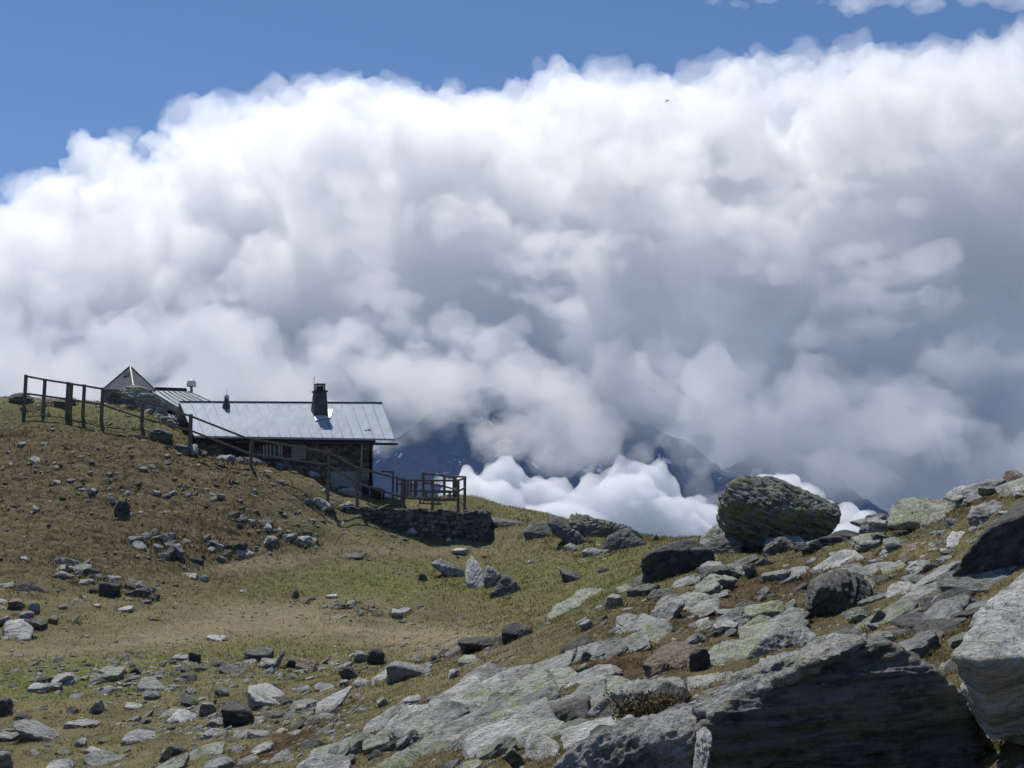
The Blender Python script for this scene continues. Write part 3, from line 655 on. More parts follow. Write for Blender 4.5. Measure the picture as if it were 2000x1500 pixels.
# rocky knoll between the hut terrace and the skyline boulder
for pix, m, s, lab in [
    ([(838, 1100, 41.0), (860, 1090, 41.4), (905, 1115, 41.2), (908, 1138, 40.6), (860, 1110, 40.6), (890, 1130, 42)], 'grey', 41, 'low grey slab at the left end of the rock cluster in the meadow'),
    ([(908, 1132, 40.2), (912, 1095, 40.8), (922, 1087, 41.0), (938, 1104, 40.8), (948, 1135, 40.2), (940, 1152, 39.8), (915, 1140, 40), (930, 1120, 41.6)], 'pale', 42, 'pointed bright stone, tallest of the cluster in the meadow'),
    ([(944, 1128, 40.2), (950, 1104, 40.7), (965, 1112, 40.8), (985, 1130, 40.4), (980, 1152, 39.9), (950, 1160, 39.7), (965, 1120, 41.4)], 'grey', 43, 'grey block in the middle of the cluster in the meadow'),
    ([(958, 1158, 39.6), (985, 1122, 40.1), (1000, 1130, 40.1), (1020, 1150, 39.8), (1026, 1170, 39.3), (990, 1172, 39.2), (1000, 1140, 41)], 'dark', 44, 'dark block at the right end of the cluster in the meadow'),
    ([(1068, 1018, 46.0), (1072, 1002, 46.5), (1095, 1012, 46.6), (1150, 1060, 45.9), (1140, 1076, 45.3), (1100, 1050, 45.3), (1075, 1035, 45.6), (1110, 1030, 47.5)], 'dark', 45, 'tall leaning dark slab with a pointed top on the knoll right of the terrace'),
    ([(1020, 1040, 46.0), (1040, 1020, 46.6), (1070, 1020, 46.6), (1085, 1045, 46.0), (1060, 1056, 45.6), (1030, 1052, 45.7), (1055, 1025, 47.4)], 'dark', 46, 'dark humped rock on the knoll left of the pointed slab'),
    ([(1176, 1070, 44.5), (1186, 1048, 45.0), (1225, 1030, 45.4), (1260, 1062, 44.8), (1250, 1088, 44.1), (1190, 1088, 44.0), (1220, 1040, 46.2)], 'dark', 47, 'dark rock with a pale left end under the skyline cairn'),
    ([(1222, 1036, 47.0), (1230, 1027, 47.3), (1238, 1040, 47.0), (1234, 1052, 46.8), (1222, 1050, 46.8), (1230, 1040, 47.5)], 'black', 48, 'small dark finger of rock sticking up on the skyline'),
    ([(1100, 1068, 44.8), (1112, 1060, 45.2), (1150, 1074, 45.0), (1152, 1086, 44.6), (1110, 1082, 44.4), (1130, 1075, 46)], 'grey', 49, 'low grey slab at the foot of the pointed slab'),
    ([(1135, 1078, 44.2), (1150, 1070, 44.7), (1192, 1076, 44.6), (1194, 1092, 44.1), (1145, 1092, 43.9), (1170, 1080, 45.5)], 'grey', 50, 'flat pale-edged slab lying at the foot of the knoll'),
    ([(1362, 1062, 30.2), (1395, 1026, 30.7), (1425, 1010, 31.2), (1450, 1040, 30.8), (1446, 1080, 30.0), (1390, 1078, 29.9), (1420, 1050, 32)], 'lichen', 51, 'sloping rock with a yellow-green rim propping the skyline boulder on its left'),
    ([(1378, 1085, 28.4), (1388, 1052, 29.0), (1430, 1045, 29.2), (1450, 1062, 28.9), (1440, 1090, 28.2), (1390, 1092, 28.1), (1420, 1060, 30)], 'dark', 52, 'dark wedge-shaped rock under the left end of the skyline boulder'),
    ([(1684, 1030, 27.0), (1692, 1010, 27.5), (1730, 1006, 27.7), (1755, 1020, 27.4), (1750, 1040, 26.8), (1690, 1042, 26.7), (1720, 1012, 29)], 'black', 53, 'low black rock at the right of the gap in the skyline'),
    ([(1738, 1018, 25.2), (1742, 990, 25.8), (1770, 973, 26.3), (1810, 978, 26.2), (1875, 978, 25.8), (1872, 1000, 25.0), (1830, 1022, 24.6), (1760, 1022, 24.7), (1800, 985, 27.5)], 'lichen', 54, 'layered outcrop with a round yellow lichen patch on the right skyline'),
    ([(1780, 1048, 22.4), (1800, 1025, 23.0), (1822, 1004, 23.4), (1850, 1008, 23.3), (1862, 1020, 22.9), (1830, 1042, 22.2), (1790, 1060, 22.0), (1840, 1030, 24.2)], 'grey', 55, 'smooth tilted grey slab leaning below the lichened outcrop'),
    ([(1845, 968, 24.6), (1868, 952, 25.2), (1905, 946, 25.4), (1928, 952, 25.0), (1922, 962, 24.6), (1870, 976, 24.2), (1890, 960, 26.2)], 'pale', 56, 'flat pale slab with a dark underside on the right skyline'),
    ([(1890, 1012, 19.6), (1900, 992, 20.2), (1940, 974, 20.6), (1972, 992, 20.2), (1968, 1005, 19.7), (1930, 1030, 19.1), (1902, 1032, 19.2), (1940, 990, 21.4)], 'grey', 57, 'grey ridged rock below the pale skyline slab'),
    ([(1922, 962, 22.6), (1928, 940, 23.2), (1955, 936, 23.4), (1990, 942, 23.2), (1978, 958, 22.5), (1935, 968, 22.3), (1960, 950, 24.2)], 'lichen', 58, 'pale green block under the dark skyline stone at far right'),
    ([(1956, 938, 24.4), (1966, 922, 24.8), (1980, 917, 25.0), (1998, 928, 24.7), (2000, 942, 24.2), (1970, 944, 24.0), (1985, 930, 25.6)], 'brown', 59, 'dark brown rounded stone crowning the right skyline'),
    ([(1975, 955, 22), (1985, 940, 22.5), (2060, 925, 22.8), (2080, 960, 22), (2000, 962, 21.6), (2030, 945, 23.6)], 'pale', 60, 'pale slab at the far right edge below the brown stone'),
    ([(1850, 1055, 16.3), (1858, 1038, 16.8), (1895, 1040, 16.9), (1892, 1060, 16.4), (1868, 1068, 16.0), (1850, 1066, 16.1), (1880, 1050, 17.4)], 'white', 61, 'whitish angular stone left of the great overhanging slab'),
    ([(1782, 1200, 11.6), (1800, 1170, 12.1), (1850, 1142, 12.6), (1862, 1160, 12.1), (1850, 1200, 11.3), (1800, 1222, 11.0), (1840, 1180, 13)], 'dark', 62, 'dark faceted rock tucked below the great overhanging slab'),
    ([(1826, 1225, 10.2), (1840, 1190, 10.7), (1870, 1188, 10.8), (1896, 1205, 10.5), (1880, 1240, 9.9), (1835, 1250, 9.8), (1870, 1210, 11.4)], 'grey', 63, 'grey stone with a white quartz patch beside the silvery boulder'),
    ([(1815, 1320, 8.3), (1845, 1292, 8.7), (1880, 1280, 8.9), (1920, 1335, 8.5), (1915, 1352, 8.1), (1860, 1345, 8.0), (1830, 1335, 8.0), (1885, 1310, 9.3)], 'grey', 64, 'grey angular stone between the huge dark boulder and silvery boulder'),
    ([(1905, 1400, 7.0), (1912, 1372, 7.3), (1985, 1374, 7.4), (1996, 1392, 7.1), (1960, 1420, 6.8), (1910, 1425, 6.7), (1960, 1390, 7.7)], 'pale', 65, 'layered pale slab below the silvery boulder'),
    ([(1970, 1435, 6.2), (1985, 1412, 6.4), (2080, 1405, 6.5), (2080, 1470, 5.9), (1990, 1480, 5.8), (2040, 1440, 6.8)], 'grey', 66, 'grey slab cut by the right edge near the bottom corner'),
    ([(1720, 1245, 9.9), (1726, 1226, 10.2), (1755, 1224, 10.3), (1774, 1240, 10.1), (1768, 1258, 9.7), (1730, 1262, 9.6), (1755, 1235, 10.8)], 'brown', 67, 'rounded orange-tan stone behind the crest of the huge dark boulder'),
    ([(1770, 1262, 9.5), (1790, 1240, 9.9), (1828, 1236, 10.0), (1835, 1258, 9.5), (1790, 1275, 9.1), (1820, 1245, 10.5)], 'grey', 68, 'low grey stone right of the orange-tan stone'),
    ([(1730, 1160, 14.8), (1742, 1142, 15.2), (1775, 1134, 15.5), (1789, 1146, 15.2), (1770, 1160, 14.7), (1738, 1176, 14.5), (1765, 1145, 16)], 'pale', 69, 'tilted bright stone in the grass right of the dark rounded block'),
    ([(1060, 1440, 9.1), (1075, 1426, 9.4), (1145, 1408, 9.9), (1148, 1424, 9.5), (1110, 1450, 9.0), (1090, 1455, 8.9), (1120, 1430, 10.2)], 'lichen', 70, 'leaning lichened slab behind the small square stone'),
    ([(1200, 1150, 20.7), (1225, 1138, 21.6), (1300, 1136, 22.2), (1315, 1146, 21.6), (1262, 1156, 20.7), (1210, 1166, 20.4), (1270, 1145, 22.8)], 'lichen', 71, 'flat pale slab continuing from the long lichened slab below the dark block'),
    ([(1262, 1170, 19.8), (1275, 1152, 20.3), (1310, 1148, 20.6), (1316, 1162, 20.1), (1280, 1184, 19.5), (1300, 1160, 21)], 'dark', 72, 'dark wedge stone under the flat pale slab'),
    ([(1160, 1305, 12.8), (1172, 1296, 13.3), (1250, 1296, 13.6), (1252, 1308, 13.1), (1200, 1325, 12.6), (1165, 1322, 12.5), (1220, 1305, 14.1)], 'lichen', 73, 'pale lichened block between the wide striped outcrop and brown rock'),
    ([(1235, 1262, 14.3), (1262, 1218, 15.2), (1300, 1230, 15.1), (1315, 1250, 14.7), (1270, 1275, 14.0), (1285, 1240, 15.9)], 'lichen', 74, 'bright green lichened rock above the brown folded rock'),
    ([(1310, 1246, 14.8), (1330, 1236, 15.2), (1358, 1250, 15.0), (1352, 1258, 14.6), (1320, 1256, 14.5), (1340, 1245, 15.6)], 'pale', 75, 'small white-edged slab on top of the brown folded rock'),
]:
    nm = 'boulder' if 'boulder' in lab and 'propping' not in lab and 'under' not in lab else 'rock'
    hull_rock('rock', pix, m, 5, (-0.35 + 0.25 * math.sin(s), -0.35, 0.85), 1.0, s, lab)

# rocks one can tell apart, by the box they fill in the photo: box, material, shape, roll, pitch, label
ROCKS = [
    ((20, 766, 64, 790), 'dark', 'round', 0, 5, 'dark rounded boulder on the hilltop behind the first fence post'),
    ((104, 778, 136, 798), 'dark', 'slab', -6, 12, 'flat dark stone under the fence near its first posts'),
    ((118, 774, 148, 792), 'dark', 'round', 0, 8, 'dark stone behind the doubled fence post on the hilltop'),
    ((102, 905, 118, 918), 'pale', 'block', -20, 25, 'small pale stone high on the left slope'),
    ((60, 888, 86, 906), 'pale', 'wedge', -30, 25, 'pale pointed shard on the upper left slope'),
    ((102, 932, 122, 948), 'pale', 'slab', -30, 25, 'tilted pale flake on the left slope below the pointed shard'),
    ((212, 966, 230, 986), 'pale', 'block', 40, 25, 'pale square stone beside a dark hollow on the left slope'),
    ((224, 978, 252, 1010), 'black', 'block', 0, 0, 'black rock half hidden in the hollow of the left slope'),
    ((297, 955, 316, 971), 'grey', 'slab', -15, 25, 'grey stone alone on the brown slope below the fence'),
    ((60, 985, 78, 1001), 'pale', 'block', -20, 30, 'pale rounded stone in tussocks at the left edge of the slope'),
    ((36, 1084, 62, 1098), 'pale', 'slab', -10, 20, 'flat pale stone on the bare slope above the dark pyramid stone'),
    ((290, 830, 340, 862), 'dark', 'round', -12, 5, 'dark boulder bedded in turf under the fence by the hut roof'),
    ((342, 862, 372, 885), 'dark', 'block', -15, 15, 'dark block below the tall fence post at the roof corner'),
    ((108, 1098, 143, 1117), 'pale', 'block', 8, 22, 'pale-topped stone with dark front at the top of the left rubble'),
    ((107, 1114, 133, 1133), 'grey', 'round', 0, 10, 'rounded stone just under the pale-topped stone in the left rubble'),
    ((141, 1130, 173, 1145), 'pale', 'slab', 6, 20, 'flat pale slab in the middle of the left rubble'),
    ((160, 1089, 183, 1112), 'brown', 'block', 25, 25, 'pinkish tilted stone above the left rubble'),
    ((195, 1130, 238, 1168), 'black', 'block', -5, 8, 'big dark double-humped boulder in the left rubble'),
    ((242, 1126, 276, 1154), 'brown', 'block', -15, 25, 'tan block right of the dark double-humped boulder'),
    ((279, 1140, 306, 1157), 'black', 'block', -10, 10, 'small dark rock right of the tan block'),
    ((208, 1118, 240, 1138), 'grey', 'block', -10, 20, 'grey block perched behind the dark double-humped boulder'),
    ((326, 1058, 364, 1096), 'dark', 'block', -25, 25, 'large dark stone with a pale top in the scree tongue'),
    ((350, 1115, 386, 1131), 'pale', 'slab', -6, 20, 'long flat pale stone at the foot of the dark upright block'),
    ((400, 1050, 428, 1075), 'dark', 'block', -10, 10, 'dark blocky stone in the scree above the meadow'),
    ((455, 1058, 482, 1080), 'black', 'round', 0, 5, 'black rounded stone right of the dark blocky scree stone'),
    ((545, 1036, 580, 1058), 'grey', 'block', 15, 20, 'grey angular stone in the scree below the terrace wall'),
    ((508, 1040, 532, 1070), 'pale', 'block', 60, 20, 'upright pale stone in the scree below the terrace wall'),
    ((226, 1181, 262, 1197), 'pale', 'slab', 8, 18, 'long light stone lowest in the left rubble'),
    ((-6, 1136, 32, 1151), 'pale', 'slab', 4, 15, 'flat pale stone at the left edge above the dark pyramid stone'),
    ((-8, 1165, 17, 1181), 'pale', 'wedge', -20, 20, 'pinkish white stone cut by the left edge'),
    ((14, 1164, 48, 1192), 'brown', 'block', -15, 15, 'brown block under the dark pyramid stone'),
    ((55, 1174, 77, 1200), 'grey', 'round', 0, 15, 'grey rounded stone at the top right of the left edge heap'),
    ((30, 1184, 68, 1212), 'grey', 'block', 20, 20, 'grey faceted stone in the middle of the left edge heap'),
    ((50, 1200, 95, 1232), 'dark', 'block', -10, 15, 'dark faceted rock at the right side of the left edge heap'),
    ((94, 1203, 113, 1222), 'brown', 'block', 0, 12, 'reddish box-shaped stone right of the left edge heap'),
    ((-6, 1198, 24, 1226), 'grey', 'block', 25, 15, 'grey stone cut by the left edge in the heap'),
    ((22, 1206, 48, 1222), 'pale', 'block', 10, 30, 'pale flat-faced stone on top of the pale-topped boulder'),
    ((142, 1199, 156, 1218), 'white', 'wedge', -40, 15, 'white shard standing in the turf left of the path'),
    ((155, 1160, 169, 1171), 'white', 'wedge', 15, 20, 'small white stone alone between the left heaps'),
    ((182, 1179, 197, 1187), 'white', 'slab', 0, 20, 'small flat white stone left of the long light stone'),
    ((289, 1205, 311, 1215), 'dark', 'slab', -5, 10, 'flat dark stone at the edge of the trodden path'),
    ((402, 1237, 442, 1253), 'white', 'slab', -10, 22, 'bright flat stone lying in the trodden path'),
    ((92, 1300, 146, 1340), 'pale', 'slab', 28, 25, 'striped pale slab tilted up to the right in the green turf'),
    ((58, 1334, 100, 1354), 'pale', 'slab', 0, 20, 'pale flat rock below the striped pale slab'),
    ((96, 1330, 122, 1352), 'grey', 'slab', -12, 25, 'grey plate leaning beside the pale flat rock'),
    ((178, 1304, 242, 1330), 'lichen', 'slab', 2, 18, 'broad flat lichened rock in the left meadow'),
    ((254, 1302, 278, 1318), 'black', 'wedge', 0, 5, 'small black pyramid stone in the left meadow'),
    ((174, 1357, 209, 1396), 'pale', 'wedge', -15, 22, 'stone with a pale pointed top and black base in the left meadow'),
    ((-10, 1360, 22, 1402), 'dark', 'block', 0, 15, 'dark rock cut by the left edge in the lower meadow'),
    ((243, 1370, 283, 1386), 'pale', 'slab', -8, 20, 'thin pale slab lying in the left meadow'),
    ((131, 1404, 192, 1422), 'pale', 'slab', -2, 15, 'long thin flat stone right of the large tilted slab'),
    ((145, 1437, 174, 1460), 'pale', 'slab', -15, 35, 'square pale plate near the bottom left'),
    ((164, 1450, 203, 1488), 'pale', 'block', -15, 25, 'white-topped black-fronted stone near the bottom left'),
    ((82, 1482, 142, 1512), 'pale', 'slab', 5, 25, 'pale slab cut by the bottom edge at left'),
    ((-12, 1464, 24, 1512), 'grey', 'block', 0, 20, 'grey boulder filling the bottom left corner'),
    ((-8, 1424, 36, 1452), 'grey', 'slab', -10, 25, 'grey flat stone at the left edge touching the large tilted slab'),
    ((30, 1389, 60, 1406), 'dark', 'wedge', -15, 15, 'small dark stone with a pale tip above the large tilted slab'),
    ((331, 1383, 387, 1412), 'white', 'wedge', -15, 25, 'whitish triangular stone in the lower meadow'),
    ((390, 1369, 424, 1402), 'grey', 'round', 0, 15, 'round grey stone left of the black rounded boulder'),
    ((404, 1394, 442, 1424), 'grey', 'block', -20, 25, 'grey slabby stone touching the black rounded boulder'),
    ((396, 1420, 446, 1442), 'pale', 'block', 0, 25, 'pale broken stone under the black rounded boulder'),
    ((480, 1264, 533, 1294), 'dark', 'block', 0, 15, 'dark reddish block at the left end of the middle stone row'),
    ((527, 1264, 559, 1307), 'pale', 'wedge', -35, 15, 'pale upright pointed stone in the middle stone row'),
    ((503, 1285, 546, 1308), 'grey', 'block', 0, 15, 'layered grey stone in front of the middle stone row'),
    ((557, 1281, 584, 1306), 'dark', 'wedge', 0, 10, 'dark stone between the pale pointed one and the tan block'),
    ((577, 1281, 623, 1314), 'brown', 'block', -12, 25, 'tan block with a dark front in the middle stone row'),
    ((424, 1296, 483, 1318), 'dark', 'slab', -10, 22, 'dark stone with a bright top left of the middle stone row'),
    ((370, 1273, 395, 1297), 'black', 'block', 0, 5, 'dark squarish stone in the turf below the path'),
    ((338, 1278, 373, 1292), 'grey', 'slab', 0, 15, 'flat stone touching the dark squarish stone'),
    ((381, 1297, 402, 1313), 'dark', 'block', -10, 15, 'small dark stone below the dark squarish stone'),
    ((661, 1293, 699, 1330), 'dark', 'block', 30, 10, 'dark cracked block with a pale vein near the middle'),
    ((654, 1318, 682, 1342), 'grey', 'wedge', 30, 15, 'grey triangular stone in front of the dark cracked block'),
    ((610, 1334, 657, 1350), 'pale', 'slab', -8, 25, 'pale flat slab left of the grey triangular stone'),
    ((690, 1325, 724, 1342), 'pale', 'block', -12, 30, 'pale stone right of the dark cracked block'),
    ((560, 1360, 622, 1388), 'grey', 'slab', 12, 20, 'grey rough slab right of the tilted pale block'),
    ((600, 1352, 690, 1390), 'pale', 'slab', 22, 25, 'long pale rib of rock running up to the right from the tilted block'),
    ((344, 1347, 396, 1382), 'dark', 'slab', -25, 20, 'dark lichened plate sloping down toward the round grey stone'),
    ((358, 1444, 446, 1482), 'lichen', 'slab', 20, 25, 'long lichened slab rising right at the bottom, left of centre'),
    ((310, 1448, 340, 1490), 'lichen', 'block', -30, 20, 'lichened stone right of the blocky boulder'),
    ((330, 1446, 368, 1476), 'dark', 'block', -10, 20, 'pale-capped dark stone between two lichened slabs at the bottom'),
    ((298, 1474, 368, 1512), 'lichen', 'slab', 18, 22, 'lichened slab cut by the bottom edge, left of centre'),
    ((398, 1470, 458, 1512), 'grey', 'block', 20, 18, 'grey and green rock cut by the bottom edge'),
    ((488, 1444, 536, 1474), 'pale', 'slab', 22, 25, 'pale plate rising right above the bottom edge'),
    ((548, 1478, 705, 1530), 'pale', 'slab', 5, 25, 'broad pale slab along the bottom edge'),
    ((588, 1452, 684, 1490), 'lichen', 'slab', 18, 22, 'lichened slab behind the broad pale slab'),
    ((690, 1268, 720, 1296), 'grey', 'block', 0, 15, 'grey stone left of the black ball-like boulder'),
    ((716, 1266, 750, 1300), 'black', 'round', 0, 3, 'black ball-like boulder on the worn ground'),
    ((785, 1356, 827, 1376), 'pale', 'slab', 8, 18, 'pale-topped flat stone with a black front on the heath'),
    ((832, 1356, 898, 1388), 'pale', 'block', 6, 22, 'pale grey stone above the red heath'),
    ((860, 1362, 905, 1388), 'dark', 'block', 18, 15, 'dark lump at the right of the pale grey stone above the heath'),
    ((836, 1274, 860, 1296), 'dark', 'wedge', 10, 10, 'dark angular stone on the worn path edge'),
    ((892, 1278, 934, 1298), 'lichen', 'block', 0, 22, 'pale lichened stone under the table-like rock'),
    ((866, 1294, 900, 1328), 'pale', 'wedge', 45, 20, 'steep pale shard below the table-like rock'),
    ((734, 1358, 760, 1382), 'grey', 'block', 20, 20, 'small grey stone below the contorted grey boulder'),
    ((698, 1428, 766, 1470), 'lichen', 'slab', 15, 22, 'knobbly lichened slab at the bottom centre'),
    ((768, 1428, 812, 1470), 'grey', 'block', 30, 22, 'grey veined rock left of the pointed lichened slab'),
    ((928, 1444, 1008, 1480), 'lichen', 'slab', 14, 20, 'pale slab right of the small dark shrub'),
    ((980, 1450, 1032, 1506), 'lichen', 'slab', 38, 25, 'two-ribbed slab rising to the small square stone'),
    ((850, 1478, 902, 1512), 'dark', 'slab', 25, 20, 'dark slab wedged under the pointed lichened slab'),
    ((886, 1480, 950, 1520), 'lichen', 'block', 12, 22, 'mossy grey rock cut by the bottom edge at centre'),
    ((1090, 1108, 1140, 1137), 'dark', 'block', -12, 12, 'dark stone alone in the grassy hollow'),
    ((1128, 1260, 1162, 1293), 'grey', 'wedge', 20, 15, 'grey pointed stone at the end of the dark heath strip'),
    ((1195, 1214, 1257, 1232), 'pale', 'slab', 6, 18, 'jagged pale slab in the mid slope turf'),
    ((1130, 1200, 1165, 1232), 'grey', 'slab', 35, 20, 'thin grey rib sticking from the turf below the long lichened slab'),
    ((1365, 1090, 1413, 1116), 'pale', 'wedge', 10, 25, 'pale sunlit stone right of the squat dark block'),
    ((1350, 1116, 1400, 1144), 'grey', 'block', 6, 18, 'pitted grey stone below the pale sunlit stone'),
    ((1420, 1076, 1486, 1110), 'dark', 'slab', 22, 15, 'dark mossy hump under the skyline boulder'),
    ((1452, 1098, 1482, 1132), 'dark', 'block', 15, 12, 'dark angular stone in the heath under the skyline boulder'),
    ((1620, 1070, 1660, 1088), 'lichen', 'slab', 14, 18, 'thin pale slab in front of the broad low dark rock'),
    ((1484, 1188, 1528, 1208), 'lichen', 'wedge', 6, 22, 'pale green stone in the turf left of the dark rounded block'),
    ((1504, 1196, 1562, 1220), 'lichen', 'slab', 4, 22, 'greenest lichened slab at the foot of the dark rounded block'),
    ((1398, 1188, 1472, 1204), 'lichen', 'slab', 0, 14, 'long low lichened strip of rock in the mid slope'),
    ((1438, 1210, 1532, 1246), 'lichen', 'slab', 16, 20, 'yellow-green slab with a dark overhung end'),
    ((1408, 1220, 1440, 1246), 'dark', 'wedge', 35, 15, 'dark fin of rock left of the yellow-green slab'),
    ((1348, 1264, 1388, 1314), 'black', 'round', 0, 8, 'dark rounded end block right of the brown folded rock'),
    ((1345, 1316, 1440, 1345), 'lichen', 'slab', 8, 18, 'pale lichened ledge under the dark rounded end block'),
    ((1465, 1300, 1526, 1332), 'dark', 'block', 12, 15, 'dark square block resting against the huge boulder'),
    ((1777, 992, 1801, 1020), 'grey', 'round', 0, 8, 'small rounded stone under the layered skyline outcrop'),
    ((1698, 1036, 1732, 1066), 'dark', 'block', -10, 15, 'dark stone below the low black skyline rock'),
    ((1720, 1042, 1774, 1076), 'grey', 'block', -10, 22, 'grey faceted stone right of the broad low dark rock'),
    ((1774, 1090, 1814, 1108), 'grey', 'slab', 10, 22, 'thin grey slab under the mottled pinkish rock'),
    ((1758, 1088, 1788, 1102), 'dark', 'wedge', 0, 15, 'small dark stone left of the thin grey slab'),
    ((1828, 1082, 1866, 1100), 'grey', 'slab', 8, 20, 'grey slab in the turf beside the great overhanging slab'),
    ((1838, 1070, 1868, 1086), 'dark', 'slab', 8, 20, 'dark flat stone above the grey slab in the turf'),
    ((1884, 975, 1903, 989), 'brown', 'block', 0, 22, 'small orange-tinted stone on the right skyline slope'),
    ((1978, 956, 2010, 974), 'pale', 'block', -8, 25, 'pale stone on dark heath at the far right edge'),
    ((1948, 997, 1980, 1007), 'pale', 'slab', 0, 15, 'thin pale slab above the great overhanging slab'),
    ((1520, 1165, 1560, 1200), 'lichen', 'slab', 38, 22, 'lichened rib rising to the dark rounded block'),
    ((1652, 1185, 1700, 1214), 'lichen', 'block', 0, 15, 'mossy stone in front of the dark rounded block'),
    ((1695, 1185, 1732, 1225), 'dark', 'slab', -35, 15, 'dark slab falling to the right beside the dark rounded block'),
    ((1690, 1210, 1722, 1232), 'grey', 'block', -20, 18, 'small grey stone left of the orange-tan stone'),
    ((880, 1068, 916, 1084), 'pale', 'slab', 0, 18, 'pale flat stone in the grass under the terrace wall end'),
    ((900, 1028, 946, 1040), 'dark', 'slab', 0, 10, 'low dark rock ledge right of the terrace wall'),
    ((945, 1006, 1030, 1030), 'dark', 'slab', -5, 10, 'long dark rock ledge on the skyline slope right of the terrace'),
    ((660, 1080, 716, 1092), 'dark', 'slab', 2, 14, 'flat dark-edged slab lying in the tan track below the scree'),
    ((795, 1030, 816, 1046), 'pale', 'block', 0, 20, 'pale stone at the foot of the terrace wall'),
    ((868, 1048, 884, 1062), 'pale', 'block', 10, 20, 'small pale stone near the wall corner'),
    ((638, 1158, 660, 1170), 'white', 'slab', 4, 22, 'flat white stone on top of the meadow rubble'),
    ((762, 1186, 790, 1210), 'pale', 'block', -10, 20, 'pale boulder with a dark foot in the meadow rubble'),
    ((818, 1118, 834, 1136), 'dark', 'block', 0, 10, 'small dark stone on the green knoll'),
    ((705, 915, 722, 935), 'grey', 'block', 0, 10, 'grey stone at the foot of the hut corner'),
    ((1270, 1040, 1292, 1058), 'dark', 'wedge', -10, 10, 'dark stone where the skyline dips to the squat block'),
    ((1145, 1014, 1180, 1032), 'dark', 'slab', -8, 12, 'dark slabs stacked on the skyline knoll'),
    ((1120, 1000, 1132, 1014), 'dark', 'wedge', 0, 5, 'small cairn tip on the skyline knoll'),
]
for box, m, st, roll, pitch, lab in ROCKS:
    big = (box[2] - box[0]) > 45
    place_rock('rock', box, m, lab, st, roll, pitch, deep=0.85 if st != 'slab' else 0.7, sub=5 if big else 4, amp=1.3)

# smaller stones nothing tells apart: individual things in groups
_VAR = {}
def variant(mat, k):
    if (mat, k) not in _VAR:
        g = np.random.default_rng(900 + k)
        ext = [(1, .8, .62), (1, .75, .3), (1, .6, .42), (.9, .8, .5), (1, .7, .22), (1, .55, .5)][k % 6]
        me = block_mesh('stone', ext, 400 + k * 17, 3, ['block', 'slab', 'block', 'wedge', 'slab', 'block'][k % 6], 1.2)
        me.materials.append(ROCK[mat])
        _VAR[mat, k] = me
    return _VAR[mat, k]

def scatter_stones(n, zone, size, mats, label, group, roll=(0, 25), seed=0, name='stone', flat=False, pitch=18):
    g = np.random.default_rng(seed)
    k = tries = 0
    while k < n and tries < n * 20:
        tries += 1
        px, py, = zone(g)
        D, ok = hit(px, py)
        if not ok: continue
        r = size * g.lognormal(0, 0.35) * 0.5
        me = variant(mats[g.integers(len(mats))], (g.choice([1, 4]) if flat else g.integers(6)))
        o = link(name, me, smooth=False)
        x = float(ray(px, py)[0] / ray(px, py)[1] * D)
        z = float(ground_z(np.array([x]), np.array([D]))[0])
        R = Matrix.Rotation(-math.radians(g.normal(*roll)), 3, 'Y') @ Matrix.Rotation(math.radians(g.normal(pitch, 12)), 3, 'X') @ Matrix.Rotation(g.uniform(0, 6.28) if not flat else g.normal(0, 0.5), 3, 'Z')
        o.matrix_world = Matrix.Translation((x, D, z - r * 0.02)) @ R.to_4x4() @ Matrix.Scale(r, 4)
        tag(o, label, 'stone', group)
        k += 1
def line_zone(pts, sp):
    P = np.array(pts, float)
    def f(g):
        t = g.uniform(0, len(P) - 1.001); i = int(t)
        p = P[i] + (P[i + 1] - P[i]) * (t - i)
        return p[0] + g.normal(0, sp), p[1] + g.normal(0, sp * 0.55)
    return f
scatter_stones(44, line_zone([(350, 880), (420, 895), (490, 905), (560, 915), (620, 932), (668, 955)], 8), 0.62, ['dark', 'grey', 'dark', 'pale'], 'rough stone in the rubble bank along the fence below the hut', 'stones of the rubble bank along the fence', seed=1)
scatter_stones(16, line_zone([(640, 925), (680, 945), (690, 960)], 14), 0.6, ['dark', 'grey', 'pale'], 'stone in the heap piled at the corner of the hut', 'stones heaped at the hut corner', seed=2)
scatter_stones(14, line_zone([(615, 975), (650, 990), (690, 992), (760, 990)], 9), 0.6, ['grey', 'dark', 'pale'], 'stone lying along the top of the terrace wall', 'stones along the top of the terrace wall', seed=3)
scatter_stones(14, line_zone([(245, 782), (280, 780), (310, 800), (330, 815)], 9), 0.75, ['grey', 'dark', 'lichen'], 'stone in the pile in front of the pyramid roof', 'stones piled before the pyramid roof', seed=4)
scatter_stones(16, line_zone([(55, 800), (100, 796)], 10), 0.3, ['grey', 'pale'], 'small stone in the little heap below the hilltop fence', 'stones of the hilltop heap', seed=5)
scatter_stones(26, line_zone([(290, 1050), (330, 1075), (400, 1080), (480, 1090)], 16), 0.5, ['dark', 'grey', 'pale', 'pale'], 'stone in the scree tongue above the meadow', 'stones of the scree tongue', seed=6)
scatter_stones(24, line_zone([(470, 1015), (540, 1040), (620, 1065)], 16), 0.45, ['grey', 'pale', 'dark'], 'stone in the scree under the terrace wall', 'stones of the scree under the terrace wall', seed=7)
scatter_stones(22, line_zone([(130, 1110), (200, 1150), (270, 1165), (310, 1175)], 16), 0.42, ['grey', 'pale', 'dark'], 'stone scattered in the left rubble', 'stones of the left rubble', seed=8)
scatter_stones(14, line_zone([(580, 1180), (700, 1195), (820, 1215)], 14), 0.32, ['grey', 'pale', 'brown'], 'small stone of the meadow rubble by the path', 'stones of the meadow rubble', seed=9)

